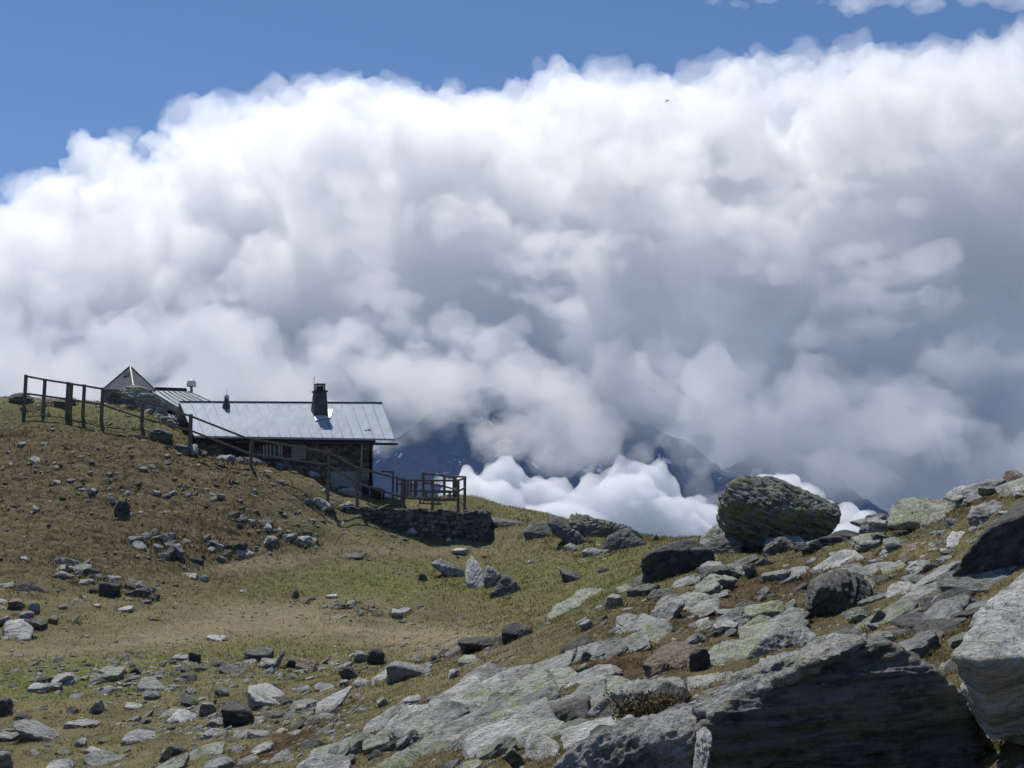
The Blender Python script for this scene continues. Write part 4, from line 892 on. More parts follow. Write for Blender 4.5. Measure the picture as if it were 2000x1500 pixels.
def right_slope(g):
    while True:
        px, py = g.uniform(640, 1960), g.uniform(1110, 1490)
        if py > 1500 - (px - 560) * 0.42 and py < 1500 - (px - 1700) * 0.2 and not (px > 1300 and py > 1300): return px, py
scatter_stones(95, right_slope, 0.4, ['grey', 'lichen', 'lichen', 'pale', 'grey', 'dark'], 'slaty slab lying in the heath of the near right-hand slope', 'slabs strewn over the near slope', roll=(24, 9), seed=12, name='stone', flat=True, pitch=16)
def low_left(g):
    return g.uniform(0, 700), g.uniform(1290, 1490)
scatter_stones(60, low_left, 0.3, ['grey', 'pale', 'pale', 'lichen', 'dark'], 'flat stone bedded in the lower meadow', 'stones bedded in the lower meadow', roll=(2, 14), seed=13, name='stone', flat=True, pitch=20)
for pix, m, sd_, lab in [
    ([(232, 772, 57.5), (240, 758, 57.6), (262, 752, 57.8), (286, 760, 57.6), (296, 778, 57.2), (240, 782, 57), (268, 758, 59)], 'lichen', 81, 'pale flat stones stacked highest in front of the pyramid roof'),
    ([(262, 784, 56.5), (272, 768, 56.8), (300, 770, 56.8), (322, 788, 56.4), (318, 802, 56), (272, 798, 56), (296, 775, 58)], 'grey', 82, 'grey rock under the stacked flat stones, beside the pale bargeboard'),
    ([(208, 780, 57), (215, 768, 57.2), (240, 766, 57.4), (250, 784, 57), (215, 790, 56.6), (232, 770, 58.4)], 'dark', 83, 'dark rock at the left foot of the pyramid roof'),
    ([(298, 812, 55.6), (308, 794, 55.9), (326, 800, 55.8), (330, 824, 55.4), (304, 828, 55.2), (318, 800, 57)], 'grey', 84, 'grey rock leaning on the plank wall of the annexe')]:
    hull_rock('rock', pix, m, 5, (0, -0.2, 0.98), 1.3, sd_, lab, fit=False)

# longer bedded slabs and ribs of the near slope
_gs = np.random.default_rng(61)
_kinds = [('grey', 'grey'), ('lichen', 'green-lichened'), ('pale', 'pale'), ('lichen', 'yellow-lichened'), ('grey', 'dark-streaked')]
for k in range(52):
    while True:
        px, py = right_slope(_gs)
        if (abs(px - 1290) > 110 or abs(py - 1370) > 60) and not (px > 1280 and py > 1275) and not (px > 1480 and py > 1180): break
    D, ok = hit(px, py)
    w = _gs.uniform(0.4, 0.85) * FPX / D; h = w * _gs.uniform(0.3, 0.5)
    m, adj = _kinds[_gs.integers(5)]
    place_rock('rock', (px - w / 2, py - h, px + w / 2, py), m, 'long bedded slab rising to the right out of the heath of the near slope', 'slab', _gs.normal(23, 5), _gs.uniform(12, 26), _gs.normal(0, 12), 0.75, 5, 1.7, 'bedded slabs of the near slope', seed=5000 + k, sink=0.4)

# broken blocks heaped along the right skyline and down the near slope
_gb = np.random.default_rng(88)
_ridge = line_zone([(1690, 1030), (1760, 1010), (1830, 992), (1900, 966), (1960, 950), (2000, 940)], 9)
def _mid(g):
    while True:
        px, py = g.uniform(1180, 1980), g.uniform(1075, 1260)
        if py < 1275 and (py > 1120 or px > 1400) and not (px > 1840 and py > 1010) and not (1540 < px < 1740 and 1110 < py < 1225): return px, py
for k in range(44):
    sky_ = k < 16
    px, py = _ridge(_gb) if sky_ else _mid(_gb)
    py += 14 if sky_ else 0
    w = _gb.uniform(34, 80) if sky_ else _gb.uniform(34, 92)
    h = w * _gb.uniform(0.4, 0.75)
    place_rock('rock', (px - w / 2, py - h, px + w / 2, py), ['grey', 'lichen', 'dark', 'grey', 'pale'][_gb.integers(5)],
        'broken block heaped among others along the right skyline' if sky_ else 'broken block jutting from the turf between the bedded slabs', ['block', 'wedge', 'block', 'slab'][_gb.integers(4)], _gb.normal(14, 12), _gb.uniform(5, 22), _gb.normal(0, 25), 0.85, 5, 1.5,
        'broken blocks along the right skyline' if sky_ else 'broken blocks of the near slope', seed=7000 + k, sink=0.35)

# ------------------------------------------------------------------ loose stuff: scree, turf, heath
def merged_stones(name, spots, kind_mats, seed):
    """spots: (x, y, r, roll, flat) -> one mesh of many little stones, with a tone per stone"""
    g = np.random.default_rng(seed)
    base = []
    for k in range(14):
        sub = 2
        ext = [(1, .8, .55), (1, .7, .25), (1, .55, .35), (.9, .8, .6), (1, .6, .18), (1, .75, .4)][k % 6]
        me = block_mesh('tmp', ext, 700 + k * 31, sub, ['block', 'slab', 'wedge'][k % 3], 1.0)
        base.append((verts_of(me), ico(sub)[1])); bpy.data.meshes.remove(me)
    Vs, Fs, Cs, off = [], [], [], 0
    X = np.array([s[0] for s in spots]); Y = np.array([s[1] for s in spots])
    Z = ground_z(X, Y)
    for (x, y, r, roll, flat), z in zip(spots, Z):
        V, F = base[g.choice([1, 4, 7, 10, 13]) if flat else g.integers(14)]
        R = Matrix.Rotation(-math.radians(roll), 3, 'Y') @ Matrix.Rotation(math.radians(g.normal(14, 12)), 3, 'X') @ Matrix.Rotation(g.uniform(0, 6.28) if not flat else g.normal(0, 0.6), 3, 'Z')
        Vs.append((V * r) @ np.array(R).T + (x, y, z - r * 0.05)); Fs.append(F + off); off += len(V)
        t = g.choice([0.25, 0.5, 0.8, 1.0, 1.25], p=[.14, .2, .26, .26, .14]) * g.uniform(0.85, 1.15)
        w = g.normal(0, 0.05)
        Cs.append(np.tile([t * (1 + w), t, t * (1 - w), 1], (len(V), 1)))
    me = mesh_np(name, np.concatenate(Vs), np.concatenate(Fs))
    point_colour(me, 'tone', np.concatenate(Cs))
    return link(name, me, SCREE, smooth=False)

def scree_material():
    M = Mat('scree_stone')
    pos = M.n('ShaderNodeNewGeometry').outputs['Position']
    c = M.mix(M.step(M.noise(pos, 9, 6, 0.65), 0.35, 0.65), (0.13, 0.128, 0.118), (0.33, 0.325, 0.30))
    c = M.mix(M.math('MULTIPLY', M.step(M.noise(pos, 4, 6, 0.65), 0.54, 0.62), 0.5), c, (0.35, 0.36, 0.22))
    t = M.n('ShaderNodeAttribute', attribute_name='tone').outputs['Color']
    c = M.mix(1.0, c, t, 'MULTIPLY')
    return M.fin(c, 0.85, M.bump(M.noise(pos, 26, 4, 0.65), 0.7, 0.03))
SCREE = scree_material()

def ground_samples(n, seed, x0=-60, x1=2060, y0=770, y1=1540):
    """points of the ground spread over what is seen, denser where it is near"""
    g = np.random.default_rng(seed)
    ph = g.uniform(-VIEW * 0.95, VIEW * 0.95, n)
    lr = g.uniform(math.log(4.2), math.log(62), n)
    r = np.exp(lr)
    x, y = r * np.sin(ph), r * np.cos(ph)
    z = ground_z(x, y)
    px, py = px_of(x, y, z)
    return x, y, z, px, py

def make_scree():
    g = np.random.default_rng(31)
    x, y, z, px, py = ground_samples(120000, 32)
    P = np.stack([x, y, z], 1)
    cl = np.clip(0.5 + fbm(P * 0.55, 3) * 1.6, 0, 1)
    G, PA, RD, TU, _, _ = zones(x, y, z)
    slope_r = sstep(0, 260, px - (1500 - (py - 1000) * 1.9) + 620) * sstep(1070, 1130, py + (px - 1400) * 0.12)
    hill = sstep(1010, 800, px) * sstep(1150, 1080, py)
    cl = sstep(0.35, 0.95, cl)
    dens = 0.01 + 0.12 * cl * slope_r + 0.13 * hill * (0.08 + cl)
    for bx in [(390, 1080, 120, 36), (540, 1035, 110, 30), (230, 1150, 130, 38), (700, 1195, 150, 26), (50, 1220, 80, 40), (330, 1300, 240, 30), (200, 1330, 160, 30), (640, 990, 60, 20), (820, 1060, 130, 20), (150, 815, 100, 25), (420, 960, 260, 45), (560, 985, 120, 30), (150, 930, 180, 60), (1100, 1090, 110, 25), (860, 1260, 120, 25), (450, 1400, 250, 45), (1780, 1060, 160, 50)]:
        dens += blob(px, py, *bx) * 0.30
    dens *= 1 - 0.5 * G * (py < 1300)
    keep = g.uniform(size=len(x)) < dens
    keep &= (z < 1e3) & (py < 1540) & (px > -60) & (px < 2060)
    idx = np.nonzero(keep)[0][:15000]
    spots = []
    for i in idx:
        D = y[i]
        big = g.lognormal(0, 0.55)
        r = (3.3 if D > 30 else 5.0) * big * D / FPX          # a few pixels across where it lies
        r = min(max(r, 0.015), 0.22)
        right = slope_r[i] > 0.5
        spots.append((x[i], y[i], r, g.normal(24, 8) if right else g.normal(0, 14), bool(right and g.uniform() < 0.75)))
    o = merged_stones('scree', spots, None, 33)
    tag(o, 'small stones and flakes strewn over the turf of both slopes', 'scree', kind='stuff')
make_scree()

def blades(name, x, y, z, h, w, cols, seed, lean=0.5):
    """short leaves: one thin triangle each"""
    g = np.random.default_rng(seed)
    n = len(x)
    a = g.uniform(0, 2 * math.pi, n)
    dx, dy = np.cos(a) * w, np.sin(a) * w
    lx, ly = g.normal(0, lean, n) * h, g.normal(0, lean, n) * h
    b = np.stack([x, y, z - 0.01], 1)
    V = np.stack([b + np.stack([dx, dy, 0 * x], 1), b - np.stack([dx, dy, 0 * x], 1), b + np.stack([lx, ly, h], 1)], 1).reshape(-1, 3)
    F = np.arange(3 * n).reshape(-1, 3)
    me = mesh_np(name, V, F)
    point_colour(me, 'tone', np.repeat(np.concatenate([cols, np.ones((n, 1))], 1), 3, axis=0))
    return me

def leaf_material():
    M = Mat('turf_leaf')
    c = M.n('ShaderNodeAttribute', attribute_name='tone').outputs['Color']
    d, t = M.n('ShaderNodeBsdfDiffuse', {'Color': c}), M.n('ShaderNodeBsdfTranslucent', {'Color': c})
    M.t.links.new(M.n('ShaderNodeMixShader', {0: 0.55, 1: d.outputs[0], 2: t.outputs[0]}).outputs[0], M.out.inputs['Surface'])
    return M.m
LEAF = leaf_material()

def make_turf():
    g = np.random.default_rng(41)
    x, y, z, px, py = ground_samples(480000, 42)
    vis = (py < 1560) & (px > -80) & (px < 2080)
    x, y, z, px, py = [v[vis] for v in (x, y, z, px, py)]
    G, PA, RD, TU, _, _ = zones(x, y, z)
    P = np.stack([x, y, z], 1)
    clump = np.clip(0.5 + fbm(P * 3.0, 3) * 1.5, 0, 1)
    keep = g.uniform(size=len(x)) < (0.25 + 0.75 * clump) * (1 - 0.75 * PA)
    x, y, z, G, PA, RD, TU, clump = [v[keep] for v in (x, y, z, G, PA, RD, TU, clump)]
    # longer tufts round the feet of the stones
    ex, ey = [], []
    for o in list(sc.objects):
        if o.type == 'MESH' and o.name.split('.')[0] in ('rock', 'boulder', 'stone'):
            bb = np.array([(o.matrix_world @ Vector(c))[:] for c in o.bound_box])
            c, e = bb.mean(0), np.ptp(bb, axis=0) / 2
            k = int(np.clip(e[0] / c[1] * FPX * 2.2, 8, 420))
            a = g.uniform(0, 2 * math.pi, k); t = g.uniform(0.82, 1.2, k)
            ex.append(c[0] + np.cos(a) * e[0] * t); ey.append(c[1] + np.sin(a) * e[1] * t)
    ex, ey = np.concatenate(ex), np.concatenate(ey)
    ez = ground_z(ex, ey)
    eG, ePA, eRD, eTU, _, _ = zones(ex, ey, ez)
    x, y, z, G, PA, RD, TU, clump = [np.concatenate(v) for v in ((x, ex), (y, ey), (z, ez), (G, eG), (PA, ePA), (RD, eRD), (TU, eTU), (clump, np.full(len(ex), 1.5)))]
    n = len(x)
    pxm = y / FPX * 1.95
    h = np.clip(pxm * 2.6, 0.03, 0.11) * g.uniform(0.5, 1.3, n) * (0.6 + 0.6 * clump + 0.3 * TU)
    w = np.clip(pxm * 0.55, 0.004, 0.03) * g.uniform(0.6, 1.3, n)
    c = np.array([0.172, 0.145, 0.074])[None] * np.ones((n, 1))
    mixc = lambda c, m, t: c * (1 - m[:, None]) + np.array(t)[None] * m[:, None]
    c = mixc(c, G * 0.9, (0.145, 0.16, 0.052)); c = mixc(c, TU * 0.7, (0.15, 0.108, 0.06)); c = mixc(c, PA * 0.5, (0.3, 0.24, 0.155)); c = mixc(c, RD * 0.9, (0.098, 0.064, 0.034))
    c = c * g.lognormal(0, 0.35, n)[:, None] * (1 + g.normal(0, 0.08, (n, 3)))
    me = blades('grass', x, y, z, h, w, np.clip(c, 0.01, 0.5), 43)
    o = link('grass', me, LEAF, smooth=False)
    tag(o, 'short dry alpine grass and dwarf heath covering the slopes', 'grass', kind='stuff')
make_turf()

def dwarf_shrub(name, box, n, label, D=None, col=(0.05, 0.038, 0.022), pale_leaf=(0.2, 0.16, 0.09)):
    g = np.random.default_rng(int(box[0]))
    cx = (box[0] + box[2]) / 2
    if D is None: D, _ = hit(cx, box[3])
    m = D / FPX
    W, Hh = (box[2] - box[0]) * m / 2, (box[3] - box[1]) * m
    c = at(cx, box[3], D)
    root = empty(name, c)
    # stems
    Vs, Fs = [], []
    tips = []
    for k in range(110):
        a = g.uniform(0, 6.28); t = np.sqrt(g.uniform()) * 0.55
        p0 = np.array([math.cos(a) * t * W * 1.5, math.sin(a) * t * W * 0.8, -0.06]); 
        p1 = p0 + np.array([g.normal(0, 0.35) * W, g.normal(0, 0.25) * W, Hh * g.uniform(0.35, 1.0)])
        r = 0.0035
        for p, q in ((p0, (p0 + p1) / 2 + g.normal(0, 0.03, 3)), ):
            pts = [p, q, p1]
            for a_, b_ in zip(pts[:-1], pts[1:]):
                o = len(Vs) * 1
                e = [np.array([r, 0, 0]), np.array([-r / 2, r, 0]), np.array([-r / 2, -r, 0])]
                Vs += [a_ + v for v in e] + [b_ + v * 0.7 for v in e]
                Fs += [(o + i, o + (i + 1) % 3, o + 3 + (i + 1) % 3, o + 3 + i) for i in range(3)]
        tips.append((p0, p1))
    me = mesh_np('stems', np.array(Vs), np.array(Fs))
    link('stem', me, simple('shrub_twig_' + name, (0.16, 0.12, 0.09), 0.8), root)
    V, C = [], []
    for k in range(n):
        p0, p1 = tips[g.integers(len(tips))]
        p = p0 + (p1 - p0) * g.uniform(0.25, 1.05) + g.normal(0, 0.03, 3)
        d = g.normal(size=3); d[2] = abs(d[2]) + 0.4; d /= np.linalg.norm(d)
        s = np.cross(d, g.normal(size=3)); s /= np.linalg.norm(s)
        L, ww = g.uniform(0.016, 0.03), g.uniform(0.005, 0.009)
        V += [p - d * L * 0.2, p + s * ww + d * L * 0.4, p + d * L, p - s * ww + d * L * 0.4]
        cc = np.array(pale_leaf if g.uniform() < 0.3 else col) * g.lognormal(0, 0.3)  # a random share of the leaves takes the paler tone
        C += [np.append(cc, 1)] * 4
    me = mesh_np('leaves', np.array(V), np.arange(len(V)).reshape(-1, 4))
    point_colour(me, 'tone', np.array(C))
    link('foliage', me, LEAF, root)
    tag(root, label, 'shrub')
dwarf_shrub('dwarf_shrub', (1205, 1348, 1395, 1402), 5200, 'dark wiry dwarf shrub with bright tips behind the speckled slab', 8.3)
dwarf_shrub('dwarf_shrub', (1922, 1450, 1992, 1500), 2200, 'green grassy shrub between the huge dark boulder and right edge slab', 6.3, (0.07, 0.07, 0.025), (0.2, 0.19, 0.08))

# ------------------------------------------------------------------ the hut, its annexe, walls and fences
class MB:
    """collects boxes, bars and tubes into one mesh"""
    def __init__(s): s.V, s.F = [], []
    def add(s, V, F):
        o = len(s.V); s.V += [tuple(v) for v in V]; s.F += [tuple(i + o for i in f) for f in F]
    def hexa(s, P):                       # 8 corners: bottom 4, top 4
        s.add(P, [(0, 3, 2, 1), (4, 5, 6, 7), (0, 1, 5, 4), (1, 2, 6, 5), (2, 3, 7, 6), (3, 0, 4, 7)])
    def bar(s, a, b, w, h, up=(0, 0, 1)):
        a, b = Vector(a), Vector(b); d = (b - a).normalized()
        u = Vector(up)
        if abs(d.dot(u)) > 0.95: u = Vector((0, 1, 0))
        x = d.cross(u).normalized() * w / 2; y = x.cross(d).normalized() * h / 2
        s.hexa([a - x - y, a + x - y, b + x - y, b - x - y, a - x + y, a + x + y, b + x + y, b - x + y])
    def tube(s, a, b, r0, r1=None, n=10, caps=True):
        a, b = Vector(a), Vector(b); r1 = r0 if r1 is None else r1
        d = (b - a).normalized(); u = Vector((0, 0, 1)) if abs(d.z) < 0.9 else Vector((1, 0, 0))
        x = d.cross(u).normalized(); y = x.cross(d)
        V = [a + (x * math.cos(t) + y * math.sin(t)) * r0 for t in np.linspace(0, 2 * math.pi, n, endpoint=False)]
        V += [b + (x * math.cos(t) + y * math.sin(t)) * r1 for t in np.linspace(0, 2 * math.pi, n, endpoint=False)]
        F = [(i, (i + 1) % n, n + (i + 1) % n, n + i) for i in range(n)]
        if caps: F += [tuple(range(n))[::-1], tuple(range(n, 2 * n))]
        s.add(V, F)
    def lathe(s, c, prof, n=16):
        V, F = [], []
        for r, z in prof: V += [(c[0] + r * math.cos(t), c[1] + r * math.sin(t), c[2] + z) for t in np.linspace(0, 2 * math.pi, n, endpoint=False)]
        for k in range(len(prof) - 1): F += [(k * n + i, k * n + (i + 1) % n, (k + 1) * n + (i + 1) % n, (k + 1) * n + i) for i in range(n)]
        F += [tuple(range(n))[::-1], tuple(range((len(prof) - 1) * n, len(prof) * n))]
        s.add(V, F)
    def build(s, name, mat, parent=None, smooth=False, bevel=0.0):
        me = bpy.data.meshes.new(name); me.from_pydata(s.V, [], s.F); me.update()
        bm = bmesh.new(); bm.from_mesh(me); bmesh.ops.recalc_face_normals(bm, faces=bm.faces)
        bm.to_mesh(me); bm.free()
        o = link(name, me, mat, parent, smooth)
        if bevel:
            md = o.modifiers.new('edge', 'BEVEL'); md.width = bevel; md.segments = 2
        return o

def stone_material(name, lo, hi):
    M = Mat(name)
    pos = M.n('ShaderNodeNewGeometry').outputs['Position']
    t = M.n('ShaderNodeAttribute', attribute_name='tone').outputs['Color']
    c = M.mix(M.step(M.noise(pos, 6, 6, 0.65), 0.35, 0.65), lo, hi)
    c = M.mix(1.0, c, t, 'MULTIPLY')
    return M.fin(c, 0.9, M.bump(M.noise(pos, 18, 5, 0.65), 0.8, 0.03))
WALL_STONE = stone_material('dry_stone', (0.08, 0.078, 0.072), (0.2, 0.195, 0.18))

def cells(u, v, cw, ch, seed):
    """irregular coursed stonework: distance to the joint and a tone per stone"""
    g = np.random.default_rng(seed); T = g.uniform(-0.38, 0.38, (64, 64, 2)); K = g.uniform(0.45, 1.3, (64, 64)); Hh = g.uniform(0, 1, (64, 64))
    a, b = u / cw, v / ch
    b = b + 0.25 * np.sin(a * 0.7 + seed)
    a = a + 0.5 * (np.floor(b) % 2)
    f1 = np.full(a.shape, 9.0); f2 = np.full(a.shape, 9.0); tone = np.zeros(a.shape); hh = np.zeros(a.shape)
    for di in (-1, 0, 1):
        for dj in (-1, 0, 1):
            i, j = np.floor(a).astype(int) + di, np.floor(b).astype(int) + dj
            o = T[i % 64, j % 64]
            d = np.hypot((a - (i + 0.5 + o[..., 0])), (b - (j + 0.5 + o[..., 1] * 0.7)))
            closer = d < f1
            f2 = np.where(closer, f1, np.minimum(f2, d)); tone = np.where(closer, K[i % 64, j % 64], tone); hh = np.where(closer, Hh[i % 64, j % 64], hh); f1 = np.where(closer, d, f1)
    return f2 - f1, tone, hh

def stone_wall(name, path, bottom, top, thick, mat, parent=None, cw=0.42, ch=0.2, seed=1, res=0.045, ragged=0.1):
    """dry stone wall along a plan path (points x, y); bottom/top heights per point; a single closed skin with stones pressed out of it"""
    P = np.array(path, float); seg = np.hypot(*np.diff(P, axis=0).T); L = np.concatenate([[0], np.cumsum(seg)])
    n = max(8, int(L[-1] / res)); s = np.linspace(0, L[-1], n)
    x, y = np.interp(s, L, P[:, 0]), np.interp(s, L, P[:, 1])
    bo, to = np.interp(s, L, bottom), np.interp(s, L, top)
    tx, ty = np.gradient(x), np.gradient(y); q = np.hypot(tx, ty); nx, ny = ty / q, -tx / q           # outward: to the right of the path
    m = max(6, int((to - bo).max() / res)); k = max(4, int(thick / res / 1.5))
    V, C = [], []
    g = np.random.default_rng(seed)
    rag = ragged * (np.interp(s, np.arange(0, L[-1] + 1, 0.35), g.uniform(-1, 1, len(np.arange(0, L[-1] + 1, 0.35)))))
    for side in range(3):                                  # front, top, back
        cnt = k if side == 1 else m
        for j in range(cnt + (side == 2)):
            t = j / cnt
            if side == 0: z = bo + (to + rag - bo) * t; off = np.full(n, thick / 2) + 0.10 * (1 - t); u, v = s, z
            elif side == 1: z = to + rag; off = thick / 2 - thick * t + 0 * s; u, v = s, to + off * 0.8
            else: z = to + rag - (to + rag - bo) * t; off = np.full(n, -thick / 2); u, v = s + 50, z
            d, tone, hh = cells(u, v, cw, ch, seed)
            bulge = sstep(0.0, 0.28, d) * (0.05 + 0.05 * hh) - 0.05
            if side == 1: V.append(np.stack([x + nx * off, y + ny * off, z + bulge], 1))
            else: V.append(np.stack([x + nx * (off + np.sign(off) * bulge), y + ny * (off + np.sign(off) * bulge), z], 1))
            C.append(np.stack([tone, tone * 0.98, tone * 0.94, np.ones(n)], 1) * np.where(sstep(0, 0.12, d) < 0.5, 0.5, 1.0)[:, None])
    V = np.array(V); rows = len(V)
    V[:, 0] = V[:, 0].mean(0) * 0.35 + V[:, 0] * 0.65; 
    i, j = np.meshgrid(np.arange(rows - 1), np.arange(n - 1), indexing='ij'); a = (i * n + j).ravel()
    F = np.stack([a, a + 1, a + n + 1, a + n], 1)
    VV = V.reshape(-1, 3)
    me = mesh_np(name, VV, F)
    point_colour(me, 'tone', np.concatenate(C))
    bm = bmesh.new(); bm.from_mesh(me)                      # close the ends
    ends = [e for e in bm.edges if e.is_boundary]
    bmesh.ops.holes_fill(bm, edges=ends, sides=0)
    bmesh.ops.recalc_face_normals(bm, faces=bm.faces)
    bm.to_mesh(me); bm.free()
    return link(name, me, mat, parent, smooth=False)

# --- mountain hut
RL, RR = at(351, 785, 55.2), at(746, 787, 57.2)            # ridge ends
EL, ER = at(379, 851, 51.6), at(771, 857, 53.6)            # front eave ends
ridge = (RR - RL).normalized()
def roof_pt(u, v, lift=0.0):                               # u along, v down the front slope
    a, b = RL.lerp(RR, u), EL.lerp(ER, u)
    p = a.lerp(b, v); n = ridge.cross((EL - RL).normalized()); n = n if n.z > 0 else -n
    return p + n * lift
hut = empty('mountain_hut', at(600, 975, 55))
tag(hut, 'low stone mountain hut with a bright sheet metal roof and dark chimney', 'hut')
def rel(o, parent):                                        # keep world place under a parent empty
    o.parent = parent; o.matrix_parent_inverse = parent.matrix_world.inverted() if parent.matrix_world != Matrix() else Matrix.Translation(-parent.location)
    return o
def part(mb, name, mat, parent, **k):
    o = mb.build(name, mat, None, **k)
    base = parent
    while base.parent: base = base.parent
    o.parent = parent
    o.matrix_parent_inverse = Matrix.Translation(-base.location) if parent == base else Matrix()
    return o
b = MB()
up = Vector((0, 0, 1))
b.hexa([roof_pt(0, 1, -0.1), roof_pt(1, 1, -0.1), roof_pt(1, 0, -0.1), roof_pt(0, 0, -0.1), roof_pt(0, 1), roof_pt(1, 1), roof_pt(1, 0), roof_pt(0, 0)])
BL, BR = RL + (RL - EL) * 0.9, RR + (RR - ER) * 0.9; BL.z, BR.z = EL.z + 0.2, ER.z + 0.2
b.hexa([BR - up * .1, BL - up * .1, RL - up * .1, RR - up * .1, BR, BL, RL + up * .003, RR + up * .003])
roof = part(b, 'roof', ROOF, hut)
b = MB()
NS = 19
for k in range(NS + 1):
    u = k / NS
    b.bar(roof_pt(u, 0.0, 0.012), roof_pt(u, 1.0, 0.012), 0.03, 0.035, roof_pt(0, 0, 1) - roof_pt(0, 0))
b.bar(RL + up * 0.02, RR + up * 0.02, 0.16, 0.05)
part(b, 'seam', ROOF_SEAM, roof)
b = MB(); b.bar(roof_pt(0.08, 1.0, -0.13) + Vector((0, .06, 0)), roof_pt(0.9, 1.0, -0.13) + Vector((0, .06, 0)), 0.05, 0.14)
part(b, 'fascia', simple('dark_board', (0.02, 0.017, 0.015), 0.8), hut)
b = MB(); g0, g1 = roof_pt(0.2, 1.02, -0.24), roof_pt(1.015, 1.02, -0.24); b.tube(g0, g1, 0.06, n=8)
gut = part(b, 'gutter', BROWN_METAL, hut)
# walls, set back under the eave
inw = (RL - EL); inw.z = 0; inw.normalize()
def wall_pt(u, z, back=0.75):
    p = EL.lerp(ER, u) + inw * back; return Vector((p.x, p.y, z))
zf = 2.1
w0, w1 = wall_pt(0.02, zf), wall_pt(0.895, zf)
c1, c0 = wall_pt(0.895, zf, 5.6), wall_pt(0.02, zf, 5.6)
ztop = EL.z + 0.22
path = [(w0.x, w0.y), (w1.x, w1.y)]
def as_part(o, name, parent):
    o.name = name; o.parent = parent; o.matrix_parent_inverse = Matrix.Translation(-hut.location); return o
HUT_STONE = stone_material('hut_stone', (0.10, 0.085, 0.07), (0.2, 0.17, 0.14))
as_part(stone_wall('wall', path, [zf, zf], [ztop, ztop], 0.4, HUT_STONE, None, 0.5, 0.19, 5, 0.06, 0.0), 'wall', hut)
as_part(stone_wall('wall', [(w1.x, w1.y), (c1.x, c1.y)], [zf, zf], [ztop + .3, ztop + .3], 0.4, HUT_STONE, None, 0.42, 0.19, 6, 0.06, 0.0), 'wall', hut)
b = MB(); b.hexa([Vector((p.x, p.y, zz)) for zz in (zf, ztop - .1) for p in (w0 + inw * .3, w1 + inw * .3, c1, c0)])
part(b, 'inner_wall', simple('inner_plaster', (0.1, 0.09, 0.08), 0.9), hut)
gb = MB()
mid = lambda p, q, t: p.lerp(q, t)
for u_, A_, B_, R_ in ((0.885, wall_pt(.885, ztop), wall_pt(.885, ztop, 5.6), mid(RL, RR, .885)),):
    gb.hexa([A_, A_ + ridge * .25, B_ + ridge * .25, B_, R_ - up * .25 - inw * .05, R_ + ridge * .25 - up * .25 - inw * .05, R_ + ridge * .25 - up * .25 + inw * .05, R_ - up * .25 + inw * .05])
part(gb, 'gable', simple('gable_board', (0.06, 0.048, 0.04), 0.85), hut)
# openings on the front wall; n is a step outwards
outw = -inw
_wl = (w1 - w0).normalized(); fnorm = Vector((_wl.y, -_wl.x, 0))
def front_at(px, py):                                     # point of the front wall face on a line of sight
    r = Vector(ray(px, py)); o = Vector((0, 0, EYE)); q = w0 + fnorm * 0.33
    t = (q - o).dot(fnorm) / r.dot(fnorm); return o + r * t
def panel(name, box, mat, parent, depth=0.05, proud=0.03):
    m = MB(); x0, y0, x1, y1 = box
    P = [front_at(x0, y1), front_at(x1, y1), front_at(x1, y0), front_at(x0, y0)]
    P = [p + fnorm * proud for p in P]
    m.hexa([P[0] - fnorm * depth, P[1] - fnorm * depth, P[2] - fnorm * depth, P[3] - fnorm * depth] + P)
    return part(m, name, mat, parent)
win = panel('window', (513, 868, 552, 896), GLASS, hut, 0.06, 0.02)
m = MB()
for x in (515, 521, 528, 536, 545, 550):
    m.bar(front_at(x, 869) + fnorm * 0.06, front_at(x, 895) + fnorm * 0.06, 0.06, 0.03, fnorm)
part(m, 'shutter', simple('shutter_board', (0.36, 0.345, 0.33), 0.8), win)
panel('window_shutter', (569, 864, 598, 897), simple('old_shutter', (0.2, 0.185, 0.175), 0.8), hut, 0.06, 0.04)
dr = panel('door', (440, 858, 488, 900), simple('door_board', (0.03, 0.024, 0.022), 0.8), hut, 0.06, 0.03)
m = MB(); m.bar(front_at(490, 858) + fnorm * .2, front_at(490, 900) + fnorm * .2, 0.14, 0.14); part(m, 'door_post', WOOD_GREY, hut)
panel('cellar_door', (645, 921, 696, 952), simple('cellar_board', (0.25, 0.25, 0.26), 0.8, var=0.25, stretch=(1, 1, 5)), hut, 0.06, 0.05)
m = MB(); f0 = front_at(706, 862) + fnorm * .12; f1 = front_at(704, 962) + fnorm * .12; m.tube(f0, f1, 0.05, n=8)
m.tube(f0, gut.matrix_world @ Vector((0, 0, 0)) if False else roof_pt(0.88, 1.02, -0.26), 0.045, n=8)
part(m, 'downpipe', ZINC, hut)
# chimney
def roof_at(px, py):
    r = Vector(ray(px, py)); o = Vector((0, 0, EYE)); n = (RR - RL).cross(EL - RL).normalized()
    t = (RL - o).dot(n) / r.dot(n); return o + r * t
cb = roof_at(627, 812) ; cs = cb.y / FPX
m = MB(); W = 14.5 * cs; Hc = 58 * cs
cz = cb.z - 0.25
fw = Vector((inw.x, inw.y, 0)); sd = Vector((ridge.x, ridge.y, 0)).normalized()
def ring(w, d, z): c = Vector((cb.x, cb.y, 0)) + fw * 0.3; return [Vector((c.x, c.y, z)) + sd * a * w + fw * e * d for a, e in ((-1, -1), (1, -1), (1, 1), (-1, 1))]
zt = at(627, 765, cb.y).z
m.hexa(ring(W, W, cz) + ring(W * .72, W * .72, zt))
ch = part(m, 'chimney', CHIM, hut, bevel=0.015)
m = MB(); m.hexa(ring(W * .86, W * .86, zt) + ring(W * .86, W * .86, zt + .07)); part(m, 'chimney_rim', DARK_METAL, ch)
m = MB(); zc = zt + .07
